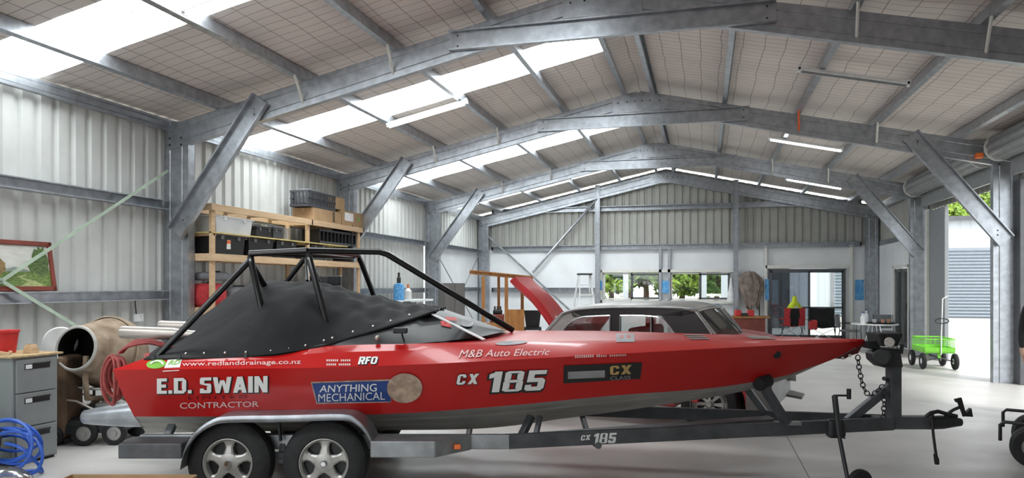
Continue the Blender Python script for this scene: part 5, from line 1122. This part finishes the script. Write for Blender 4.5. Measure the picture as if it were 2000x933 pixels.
pic('painted_track', pp([(.45, 0), (.9, 0), (.75, .12), (.5, .22), (.62, .3), (.42, .24), (.6, .12)]), pm('painted_track', (.45, .5, .22), (.25, .3, .12), 20), .0121)
# wall socket and cable
so = thing('wall_socket', 'white power socket on the left wall above the exhaust pipes', 'socket', at_x(268, 620, XL+.02)); MB().cbox((.02, 0, 0), (.04, .16, .11)).build('plate', 'lampwhite', so, bevel=.006)
for y in (-.035, .035): MB().cbox((.045, y, .02), (.012, .025, .03)).build('switch', 'white', so)
MB().tube([(.03, -.05, .05), (.02, -.06, .2), (.015, -.055, .32)], .008, 6).build('cable', 'black', so)
# ================================================================== front left: filing cabinet, mixer, mower, hose
fc_p = ld((26-CX)/F*6.69, 6.69); frz = TH+R(72)
fc = thing('filing_cabinet', 'grey three-drawer steel filing cabinet at the left edge', 'filing cabinet', fc_p, frz)
fw, fd, fh = .46, .62, 1.015
MB().box((0, .01, .02), (fw, fd, fh)).build('carcass', 'filegrey', fc, bevel=.008); MB().box((.02, .03, 0), (fw-.02, fd-.02, .02)).build('plinth', 'black', fc)
for k in range(3):
    z0 = .035+k*.322; dwr = MB().box((.025, -.012, z0), (fw-.025, .01, z0+.312)).build('drawer', 'filegrey', fc, bevel=.006)
    MB().box((.10, -.0135, z0+.215), (.36, -.0125, z0+.27)).build('handle_recess', 'black', dwr); MB().bar((.19, -.02, z0+.268), (.36, -.02, z0+.268), .016, .012).build('pull_handle', 'darksteel', dwr); MB().box((.11, -.017, z0+.222), (.175, -.0125, z0+.262)).build('label_holder', 'lampwhite', dwr, bevel=.002)
# boards, sticks and a red bucket on the cabinet
Mfc = full(fc)
def onfc(x, y, z=0): return Mfc @ Vector((x, y, fh+z))
o = tag(MB().box((-.14, -.07, 0), (.40, .5, .018)).build('plywood_sheet', 'ply', bevel=.002), 'ply offcut lying across the top of the filing cabinet', 'board'); o.location = onfc(.10, .05); o.rotation_euler.z = frz
bk = thing('red_bucket', 'red plastic tub on top of the filing cabinet', 'tub', onfc(.2, .44, .02), frz)
MB().lathe([(.001, 0), (.13, 0), (.155, .2), (.165, .2), (.165, .22), (.15, .21), (.125, .01), (.001, .01)], None, 24).build('tub', 'redplastic', bk, smooth=30)
for k, (x, y, l, a_, lab) in enumerate(((.02, .12, .42, .3, 'thin timber stick leaning across the red tub on the filing cabinet'), (.18, .1, .2, .15, 'short timber offcut lying on the ply by the red tub'))):
    o = tag(MB().bar((0, 0, .012), (l*math.cos(a_), .03, .012+l*math.sin(a_)*(.3 if k else .55)), .025, .02).build('timber_offcut', 'timber2', bevel=.002), lab, 'timber offcut', 'timber offcuts on the cabinet'); o.location = onfc(.06+.1*k, .12+.12*k, .02); o.rotation_euler.z = frz+1.9-k
o = tag(MB().loft([[Vector((x*s, y*s*.8, z)) for x, y in ((-1, -1), (1, -1), (1, 1), (-1, 1))] for s, z in ((.055, 0), (.05, .05), (.035, .085))], closed=True).box((-.03, -.03, 0), (.03, .03, .08)).build('wood_block', 'timber', bevel=.006), 'small wooden block beside the sticks on the filing cabinet', 'block'); o.location = onfc(.30, .16, .02)
# concrete mixer
mxp = ld((205-CX)/F*8.1, 8.1); mx = thing('concrete_mixer', 'old concrete mixer with a cement-crusted drum behind the filing cabinet', 'concrete mixer', mxp, TH)
def XP(px, py, d): return Vector(((px-CX)/F*d-(205-CX)/F*8.1, d-8.1, EYE-(py-HY)*d/F))
m0, m1 = XP(148, 680, 7.6), XP(238, 690, 8.3); axd = (m1-m0).normalized(); Mm = Matrix.Translation(m0) @ axd.to_track_quat('Z', 'Y').to_matrix().to_4x4()
Lm = (m1-m0).length
MB().lathe([(.215, .0), (.235, -.004), (.245, .01), (.27, .10), (.345, .34), (.385, .46), (.385, .62), (.33, .74), (.2, .80), (.001, .82)], Mm, 36).build('drum', 'mixer', mx, smooth=35)
MB().lathe([(.214, -.002), (.222, -.012), (.236, -.01), (.246, .008)], Mm, 36).build('drum_rim', 'mixer_rim', mx, smooth=30); MB().lathe([(.216, .0), (.25, .12), (.33, .36), (.36, .5), (.001, .7)], Mm, 36).build('drum_inside', 'drum_black', mx, smooth=True)
MB().lathe([(.39, .44), (.405, .45), (.405, .49), (.39, .50)], Mm, 40).build('ring_gear', 'mixer', mx, smooth=30)
for k in range(2):
    a = 2.2+k*2.3; MB().prism([(.24, .06), (.33, .36), (.27, .4), (.17, .1)], Mm @ Vector((0, 0, 0)), (Mm.to_3x3() @ Vector((math.cos(a), math.sin(a), 0))), (Mm.to_3x3() @ Vector((0, 0, 1))), (0, .012, 0)).build('mixing_blade', 'drum_black', mx)
cc = Mm @ Vector((0, 0, .5))
MB().tube([cc+Vector((0, -.43, .0)), cc+Vector((0, -.44, -.25)), cc+Vector((-.02, -.38, -.46)), cc+Vector((-.02, .0, -.52)), cc+Vector((-.02, .38, -.46)), cc+Vector((0, .44, -.25)), cc+Vector((0, .43, 0))], .03, 8).build('yoke', 'mixer', mx, smooth=True)
for s in (-1, 1):
    MB().bar(cc+Vector((-.05, .12*s, -.5)), Vector((cc.x-.45, .22*s+cc.y+.25, 0)), .06, .05).build('leg', 'mixer', mx); MB().bar(cc+Vector((.05, .12*s, -.5)), Vector((cc.x+.32, .22*s+cc.y+.25, .14)), .06, .05).build('leg', 'mixer', mx)
    MB().lathe([(.001, .03), (.1, .035), (.14, .03), (.15, 0), (.14, -.03), (.1, -.035), (.001, -.03)], Matrix.Translation((cc.x+.32, cc.y+.25+.27*s, .15)) @ Matrix.Rotation(R(90), 4, 'X'), 20).build('wheel', 'rubber', mx, smooth=30)
hp = XP(122, 770, 7.75); MB().box((hp.x-.17, hp.y-.16, .06), (hp.x+.12, hp.y+.2, .94)).build('motor_housing', mat('rusty_cover', (.24, .15, .09), .8, 0, .3, 5, col2=(.10, .07, .05)), mx, bevel=.05, seg=3)
MB().box((hp.x-.14, hp.y-.13, 0), (hp.x+.1, hp.y+.17, .06)).build('foot', 'darksteel', mx)
MB().lathe([(.03, -.02), (.2, -.02), (.215, 0), (.2, .02), (.03, .02)], Matrix.Translation(XP(118, 668, 7.95)) @ Matrix.Rotation(R(90), 4, 'X') @ Matrix.Rotation(R(35), 4, 'Y') @ Matrix.Scale(.8, 4), 28).build('tilt_wheel', 'lampwhite', mx, smooth=30)
# push mower and trolley bits between the mixer and the trailer
mwp = ld((190-CX)/F*8.05, 8.05-.35); mw = thing('push_mower', 'old grey push mower on small wheels behind the trailer tail', 'mower', ld((185-CX)/F*7.85, 7.85), TH+.1)
MB().loft([[Vector((x*.36*s, y*.21*s, z)) for x, y in ((-1, -.8), (-.8, -1), (.8, -1), (1, -.8), (1, .8), (.8, 1), (-.8, 1), (-1, .8))] for s, z in ((1.05, .12), (1, .2), (.85, .25), (.6, .27))], closed=True).box((-.2, -.12, .24), (.2, .12, .275)).build('deck', 'darksteel', mw, bevel=.01)
for x, y, r in ((-.30, -.26, .10), (.32, -.26, .125), (-.3, .26, .1), (.32, .26, .125), (.02, -.27, .13)):
    w_ = MB().lathe([(r*.6, -.03), (r*.9, -.032), (r, -.02), (r, .02), (r*.9, .032), (r*.6, .03)], Matrix.Translation((x, y, r)) @ Matrix.Rotation(R(90), 4, 'X'), 22).build('wheel', 'rubber', mw, smooth=25); MB().lathe([(.001, .036), (.03, .036), (.035, .02), (r*.62, .018), (r*.62, -.02)], Matrix.Translation((x, y, r)) @ Matrix.Rotation(R(90), 4, 'X'), 16).build('hub', 'alloy', w_)
MB().lathe([(.1, .27), (.12, .29), (.12, .36), (.08, .39), (.001, .4)], Matrix.Translation((-.02, 0, 0)), 20).build('engine', 'darksteel', mw, smooth=30); MB().box((.05, -.12, .32), (.22, .1, .42)).build('fuel_tank', 'greypanel', mw, bevel=.02)
for s in (-1, 1): MB().tube([(.3, .17*s, .24), (-.1, .19*s, .46), (-.42, .19*s, .50)], .013, 6).build('handle_bar', 'steel', mw, smooth=True)
MB().tube([(-.42, -.19, .50), (-.45, 0, .5), (-.42, .19, .50)], .013, 6).build('handle_grip', 'black', mw)
o = thing('tool_tray', 'white metal tray lying on the mower between the mixer and the boat', 'tray', ld((203-CX)/F*7.9, 7.9, .56), TH-.1); MB().loft([[Vector((-.2, -.14, .03)), Vector((-.18, -.1, 0)), Vector((-.17, .12, 0)), Vector((-.19, .16, .04))], [Vector((.2, -.14, .015)), Vector((.18, -.1, -.01)), Vector((.17, .12, -.01)), Vector((.19, .16, .02))]]).build('tray', 'white', o, solid=.006)
for s in (-1, 1): MB().bar((s*.13, .02, -.14), (s*.13, .02, -.003), .02, .02).build('bracket', 'darksteel', o)
# blue air hose, black coil behind it, clear bag
hz = thing('air_hose', 'tangled blue air hose on the floor in front of the filing cabinet', 'hose', at_z(40, 925, 0), TH)
random.seed(5)
for k in range(6):
    r = random.uniform(.19, .28); cx, cz = random.uniform(-.22, .02), random.uniform(.18, .30); tl = random.uniform(-.5, .5); pts = []
    for i in range(26):
        a = 2*PI*i/26; pts.append(Vector((cx+r*math.cos(a), tl*r*math.sin(a)*.5+.06*k-.15, max(.016, cz+r*math.sin(a)*(.95-.1*k)))))
    MB().tube(pts, .014, 8, closed=True).build('hose_loop', 'bluehose', hz, smooth=True)
MB().tube(spline([(-.05, -.12, .30), (.1, -.15, .27), (.2, -.1, .14), (.21, -.02, .03), (.1, .06, .016), (-.08, .0, .016), (-.25, .1, .016)], 8), .014, 8).build('hose_tail', 'bluehose', hz, smooth=True)
bg_ = thing('tyre', 'black tyre leaning in the blue hose at the left edge', 'tyre', ld((-84-CX)/F*6.3, 6.3), TH+.5); MB().lathe([(.2, -.09), (.27, -.1), (.315, -.07), (.325, 0), (.315, .07), (.27, .1), (.2, .09), (.19, 0), (.2, -.09)], Matrix.Translation((0, 0, .323)) @ Matrix.Rotation(R(90), 4, 'X'), 36).build('tread', 'rubber', bg_, smooth=30)
pbp = at_z(10, 960, 0); pl_ = thing('plastic_bag', 'clear plastic bag on the floor at the bottom left corner', 'bag', pbp, TH); rows = []
for k, (s, z) in enumerate(((.95, 0), (1, .05), (.9, .12), (.6, .165), (.2, .18))): rows.append([Vector((.22*s*math.cos(a)*(1+.09*math.sin(5*a+k)), .2*s*math.sin(a)*(1+.1*math.sin(7*a+2*k)), z*(1+.1*math.sin(3*a+k)))) for a in [2*PI*i/26 for i in range(26)]])
MB().loft(rows, closed=True).faces(rows[-1], [tuple(range(26))]).build('film', glass('clear_film', (.9, .92, .94), .3, .2), pl_, smooth=60); MB().box((-.1, -.09, 0.0), (.1, .08, .07)).build('contents', 'clear', pl_, bevel=.02)
# open cardboard carton whose rim shows along the bottom edge
cbx = thing('open_carton', 'brown cardboard carton rim at the bottom edge in front of the trailer wheel', 'box', ld((262-CX)/F*5.0, 5.0-.24), TH-.01); a, b, c = .44, .24, EYE-(926-HY)*5.0/F
for lo, hi in (((-a, -b, 0), (a, -b+.006, c-.012)), ((-a, b-.006, 0), (a, b, c)), ((-a, -b, 0), (-a+.006, b, c)), ((a-.006, -b, 0), (a, b, c)), ((-a, -b, 0), (a, b, .006))): MB().box(lo, hi).build('carton_side', 'card', cbx)
# ================================================================== right edge: ride-on mower and the person behind it
rp = ld((2004-CX)/F*6.72, 6.72); rm = thing('ride_on_mower', 'red ride-on mower with a black front tyre at the right edge', 'ride-on mower', rp, TH-R(36))
def rwheel(x, y, r, w_): 
    t = MB().lathe([(r*.5, -w_), (r*.85, -w_*1.05), (r, -w_*.7), (r, w_*.7), (r*.85, w_*1.05), (r*.5, w_)], Matrix.Translation((x, y, r)) @ Matrix.Rotation(R(90), 4, 'X'), 32).build('wheel', 'rubber', rm, smooth=25); MB().lathe([(.001, w_*.7), (r*.5, w_*.9), (r*.52, 0), (r*.5, -w_*.9), (.001, -w_*.7)], Matrix.Translation((x, y, r)) @ Matrix.Rotation(R(90), 4, 'X'), 24).build('rim', 'alloy', t, smooth=25)
for y in (-.0, .78): rwheel(.06, y, .19, .085)
for y in (-.03, .81): rwheel(1.28, y, .25, .11)
MB().tube([(-.2, -.02, .22), (-.2, -.02, .37), (-.17, -.02, .40), (.4, -.02, .40), (.4, .8, .40), (-.17, .8, .40), (-.2, .8, .37), (-.2, .8, .22)], .016, 8).build('bumper_bar', 'black', rm, smooth=True)
MB().loft([[Vector((x, y, z)) for y, z in ((.12, zl), (.14, zt-.04), (.22, zt), (.56, zt), (.64, zt-.04), (.66, zl))] for x, zl, zt in ((.0, .40, .56), (.08, .32, .66), (.6, .3, .74), (.66, .32, .70))], closed=True).build('bonnet', 'redplastic', rm, smooth=30, bevel=.01)
MB().box((.0, .02, .38), (.36, .2, .50)).build('front_guard', 'redplastic', rm, bevel=.02); MB().box((.05, .1, .24), (1.4, .68, .34)).build('chassis', 'darksteel', rm, bevel=.01); MB().box((.98, -.06, .50), (1.55, .84, .6)).build('rear_guard', 'redplastic', rm, bevel=.05)
MB().box((.35, -.1, .12), (1.0, .88, .24)).build('cutting_deck', 'redplastic', rm, bevel=.05); MB().box((1.1, .2, .66), (1.5, .58, .76)).box((1.42, .2, .74), (1.52, .58, 1.05)).build('seat', 'black', rm, bevel=.04)
MB().cyl((1.25, .39, .58), (1.25, .39, .68), .06, 10).build('seat_post', 'darksteel', rm)
MB().tube([(.72+.06*math.sin(a), .39+.17*math.cos(a), .95+.1*math.sin(a)) for a in [2*PI*i/20 for i in range(20)]], .014, 6, closed=True).build('steering_wheel', 'black', rm); MB().cyl((.6, .39, .6), (.72, .39, .95), .02, 8).build('steering_column', 'darksteel', rm)
# person: one skinned figure, standing, arms hanging
def figure(loc, rz):
    J = {'pelvis': (0, 0, .97, .135), 'waist': (0, 0, 1.12, .125), 'chest': (0, .0, 1.32, .15), 'upper': (0, .0, 1.45, .10), 'neck': (0, .01, 1.53, .058), 'chin': (0, -.02, 1.60, .062), 'skull': (0, -.005, 1.69, .095), 'crown': (0, .0, 1.755, .07)}
    E = [('pelvis', 'waist'), ('waist', 'chest'), ('chest', 'upper'), ('upper', 'neck'), ('neck', 'chin'), ('chin', 'skull'), ('skull', 'crown')]
    for s, k in ((-1, 'R'), (1, 'L')):
        J.update({'hip'+k: (.10*s, 0, .92, .098), 'thigh'+k: (.115*s, -.005, .72, .085), 'knee'+k: (.12*s, -.01, .50, .062), 'calf'+k: (.122*s, .012, .36, .06), 'ankle'+k: (.125*s, .02, .10, .043), 'heel'+k: (.127*s, .03, .045, .042), 'toe'+k: (.14*s, -.15, .035, .034),
                  'shoulder'+k: (.185*s, .005, 1.425, .068), 'bicep'+k: (.23*s, .012, 1.27, .052), 'elbow'+k: (.255*s, .02, 1.11, .042), 'fore'+k: (.262*s, -.02, 1.0, .04), 'wrist'+k: (.262*s, -.075, .87, .027), 'palm'+k: (.258*s, -.09, .80, .032)})
        E += [('pelvis', 'hip'+k), ('hip'+k, 'thigh'+k), ('thigh'+k, 'knee'+k), ('knee'+k, 'calf'+k), ('calf'+k, 'ankle'+k), ('ankle'+k, 'heel'+k), ('heel'+k, 'toe'+k), ('upper', 'shoulder'+k), ('shoulder'+k, 'bicep'+k), ('bicep'+k, 'elbow'+k), ('elbow'+k, 'fore'+k), ('fore'+k, 'wrist'+k), ('wrist'+k, 'palm'+k)]
        for i, (dx, ln) in enumerate(((-.028, .062), (-.01, .078), (.01, .072), (.027, .056))):
            J['f%d%s' % (i, k)] = (.256*s, -.10+dx, .765, .0095); J['g%d%s' % (i, k)] = (.250*s, -.105+dx, .765-ln*.55, .009); J['h%d%s' % (i, k)] = (.238*s, -.108+dx, .765-ln, .0075)
            E += [('palm'+k, 'f%d%s' % (i, k)), ('f%d%s' % (i, k), 'g%d%s' % (i, k)), ('g%d%s' % (i, k), 'h%d%s' % (i, k))]
        J['t0'+k] = (.245*s, -.125, .80, .012); J['t1'+k] = (.235*s, -.145, .765, .010); E += [('palm'+k, 't0'+k), ('t0'+k, 't1'+k)]
    names = list(J); me = bpy.data.meshes.new('person'); me.from_pydata([J[n][:3] for n in names], [(names.index(a), names.index(b)) for a, b in E], [])
    o = bpy.data.objects.new('person', me); COL.objects.link(o); o.location = loc; o.rotation_euler.z = rz
    sk = o.modifiers.new('skin', 'SKIN'); sk.use_smooth_shade = True
    for i, n in enumerate(names): me.skin_vertices[0].data[i].radius = (J[n][3],)*2
    me.skin_vertices[0].data[names.index('pelvis')].use_root = True
    sb = o.modifiers.new('smooth', 'SUBSURF'); sb.levels = sb.render_levels = 2
    bpy.context.view_layer.update(); ev = o.evaluated_get(bpy.context.evaluated_depsgraph_get()); m2 = bpy.data.meshes.new_from_object(ev); o.modifiers.clear(); o.data = m2
    m2.materials.clear()
    for n in ('skin', 'black_shirt', 'black_trousers', 'boots'): m2.materials.append(M[n])
    for p in m2.polygons:
        c = p.center; ax_ = abs(c.x); p.use_smooth = True
        if c.z < .12: p.material_index = 3
        elif c.z < .98 and ax_ < .215: p.material_index = 2
        elif c.z < 1.50 and (ax_ < .2 or c.z > .89): p.material_index = 1
    return o
M['black_shirt'] = mat('black_shirt', (.014, .014, .016), .85, 0, .2, 12); M['black_trousers'] = mat('black_work_trousers', (.016, .016, .018), .85, 0, .2, 12); M['boots'] = mat('work_boots', (.03, .025, .02), .7)
pe = tag(figure(ld((2043-CX)/F*9.2, 9.2), TH-.5), 'person in black shirt and dark trousers standing behind the red mower at the right edge', 'person')
for s in (-1, 1):
    MB().sphere((s*.032, -.094, 1.70), .011, 10, 6).build('eye', 'black', pe, smooth=True); MB().sphere((s*.098, .005, 1.685), .03, 10, 6, (.35, .7, 1)).build('ear', 'skin', pe, smooth=True)
MB().loft([[Vector((-.014, -.093, 1.70)), Vector((0, -.102, 1.705)), Vector((.014, -.093, 1.70))], [Vector((-.02, -.09, 1.655)), Vector((0, -.122, 1.66)), Vector((.02, -.09, 1.655))], [Vector((-.012, -.088, 1.645)), Vector((0, -.095, 1.642)), Vector((.012, -.088, 1.645))]]).build('nose', 'skin', pe, smooth='all')
MB().sphere((0, -.078, 1.615), .022, 10, 6, (1.1, .4, .25)).build('mouth', 'redwood', pe, smooth=True)
hb_ = [Vector((0, .012, 1.715))+Vector((.102*math.sin(t)*math.cos(a), .108*math.sin(t)*math.sin(a), .092*math.cos(t))) for t in [PI*i/9*.6 for i in range(10)] for a in [2*PI*k/20 for k in range(20)]]
MB().loft([hb_[i*20:(i+1)*20] for i in range(10)], closed=True).build('hair', 'bark', pe, smooth='all')
# ================================================================== outside: neighbouring sheds and trees
nb = thing('neighbour_shed', 'long neighbouring shed with white walls and blue grey roller doors across the yard', 'shed', (0, 0, 0))
YN = 43.0
m_ = MB(); corr(m_, 'x', YN, 2.2, 32, -.1, 5.2, 1, .5, .03); m_.build('front_wall', 'nbwhite', nb)
MB().box((2.2, YN+.06, -.1), (32, YN+9, 5.0)).build('shed_body', 'nbwhite', nb); MB().loft([[Vector((1.8, YN-.3, 5.2)), Vector((32.3, YN-.3, 5.2))], [Vector((1.8, YN+9.3, 5.28)), Vector((32.3, YN+9.3, 5.28))]]).build('roof', 'nbdoor', nb, solid=.1); MB().box((1.8, YN-.36, 5.12), (32.3, YN-.24, 5.34)).build('gutter', 'charcoal', nb)
def rdoor(x0, x1, z1):
    rows = []; n = int(z1/.17)
    for k in range(n+1):
        z = z1*k/n; rows += [[Vector((x0, YN-.06, z-.06)), Vector((x1, YN-.06, z-.06))], [Vector((x0, YN-.10, z+z1/n*.35-.06)), Vector((x1, YN-.10, z+z1/n*.35-.06))], [Vector((x0, YN-.10, z+z1/n*.65-.06)), Vector((x1, YN-.10, z+z1/n*.65-.06))]] if k < n else [[Vector((x0, YN-.06, z1)), Vector((x1, YN-.06, z1))]]
    MB().loft(rows).build('roller_door', 'nbdoor', nb)
    for x in (x0, x1): MB().box((x-.08, YN-.14, -.1), (x+.08, YN-.02, z1+.1)).build('door_guide', 'charcoal', nb)
a, b = at_y(1625, 600, YN).x, at_y(1660, 600, YN).x; rdoor(a, a+3.4, 3.6)
a = at_y(1838, 600, YN).x; rdoor(a, at_y(1960, 600, YN).x+2, 3.66)
gs = thing('dark_outbuilding', 'dark grey corrugated outbuilding seen through the left pane of the glass slider', 'shed', (0, 0, 0))
m_ = MB(); corr(m_, 'x', 31.0, 1.55, 3.35, -.1, 3.4, 1, .3, .03); m_.build('front_wall', 'charcoal', gs); MB().box((1.55, 31.05, -.1), (3.35, 35, 3.4)).build('shed_body', 'charcoal', gs)
MB().box((1.4, 30.8, 3.4), (3.5, 35.2, 3.52)).build('roof', 'charcoal', gs, bevel=.02); MB().box((2.2, 30.9, .9), (2.9, 30.98, 1.9)).build('window', 'nbdoor', gs)
for x, lab in ((-2.62, 'white post seen through the left window'), (-.0, 'white post seen through the left pane of the right window'), (.72, 'wide white post at the right of the right window')):
    o = tag(MB().box((-.1 if x < .5 else -.2, -.1, -.06), (.1 if x < .5 else .2, .1, 3.4)).build('yard_post', 'nbwhite', bevel=.01), lab, 'post', 'white posts in the yard'); o.location = (x*1.18, 29.5, 0)
for k, (x, y, s, lab) in enumerate(((.2, 31.5, .5, 'stack of pale timber outside the right window'), (.9, 30.9, .4, 'low timber stack beside the wide white post'))):
    t = thing('timber_stack', lab, 'timber stack', (x*1.1, y, -.06), .2*k, 'timber stacks in the yard')
    for j in range(9): MB().box((-s, -.3, j*.16), (s, .3, j*.16+.1)).build('layer', 'ply' if j % 2 else 'flashing', t)
# trees: trunk, limbs and thousands of leaf blades
def tree(x, y, h, r, m, label, n, seed, squash=.75, base=.25):
    rnd = random.Random(seed); t = thing('tree', label, 'tree', (x, y, -.06), 0, 'trees beyond the yard')
    MB().tube(spline([(0, 0, 0), (.1, .05, h*.25), (-.05, .1, h*.5), (.05, 0, h*.8)], 5), [.03*h*(1-i/20) for i in range(16)], 8).build('trunk', 'bark', t, smooth=True)
    blobs = [(rnd.uniform(-.6, .6)*r, rnd.uniform(-.6, .6)*r, h*(base+(1-base)*rnd.uniform(.1, .85)), r*rnd.uniform(.35, .6)) for _ in range(14 if h < 8 else 34)]
    lm = MB()
    for bx, by, bz, br in blobs: lm.tube([(0, 0, h*.3), (bx*.5, by*.5, (h*.3+bz)/2), (bx, by, bz)], [.012*h, .008*h, .003*h], 5)
    lm.build('limbs', 'bark', t); vs, fs = [], []
    for i in range(n):
        bx, by, bz, br = rnd.choice(blobs); d = Vector((rnd.gauss(0, 1), rnd.gauss(0, 1), rnd.gauss(0, 1))).normalized()*br*rnd.uniform(.55, 1)
        c = Vector((bx, by, bz))+Vector((d.x, d.y, d.z*squash)); u = Vector((rnd.gauss(0, 1), rnd.gauss(0, 1), rnd.gauss(0, 1))).normalized(); w_ = u.orthogonal().normalized(); s = rnd.uniform(.07, .17)*(h/7)**.5*1.5
        k = len(vs); vs += [c-u*s, c+w_*s*.5, c+u*s, c-w_*s*.5]; fs.append((k, k+1, k+2, k+3))
    me = bpy.data.meshes.new('foliage'); me.from_pydata(vs, [], fs); me.materials.append(M[m]); o = bpy.data.objects.new('foliage', me); COL.objects.link(o); o.parent = t; return t
for k, (px, d, h, r, m, lab) in enumerate(((1888, 57, 9.8, 4.6, 'leaf', 'bright green tree behind the neighbouring shed, seen above its wall through the doorway'), (1800, 60, 9.0, 4.2, 'leaf', 'bright green tree behind the neighbouring shed, left of the doorway view'), (1985, 60, 9.5, 4.4, 'leaf', 'bright green tree behind the neighbouring shed, right of the doorway view'),
    (1190, 34, 5.4, 2.3, 'leafdark', 'green tree seen at the left edge of the left window'), (1258, 33, 5.6, 2.3, 'leaf', 'green tree filling the right sash of the left window'), (1328, 33.5, 5.6, 2.1, 'leaf', 'green tree filling the left pane of the right window'), (1396, 36, 5.4, 1.9, 'leafdark', 'green tree behind the posts in the right window'), (1225, 40, 6.6, 2.8, 'leafdark', 'taller darker tree behind the others in the left window'))):
    l = (px-CX)/F*d; v = ld(l, d); tree(v.x, v.y, h, r, m, lab, 14000 if k < 3 else 4200, 11+k, .75, .4 if k < 3 else .24)
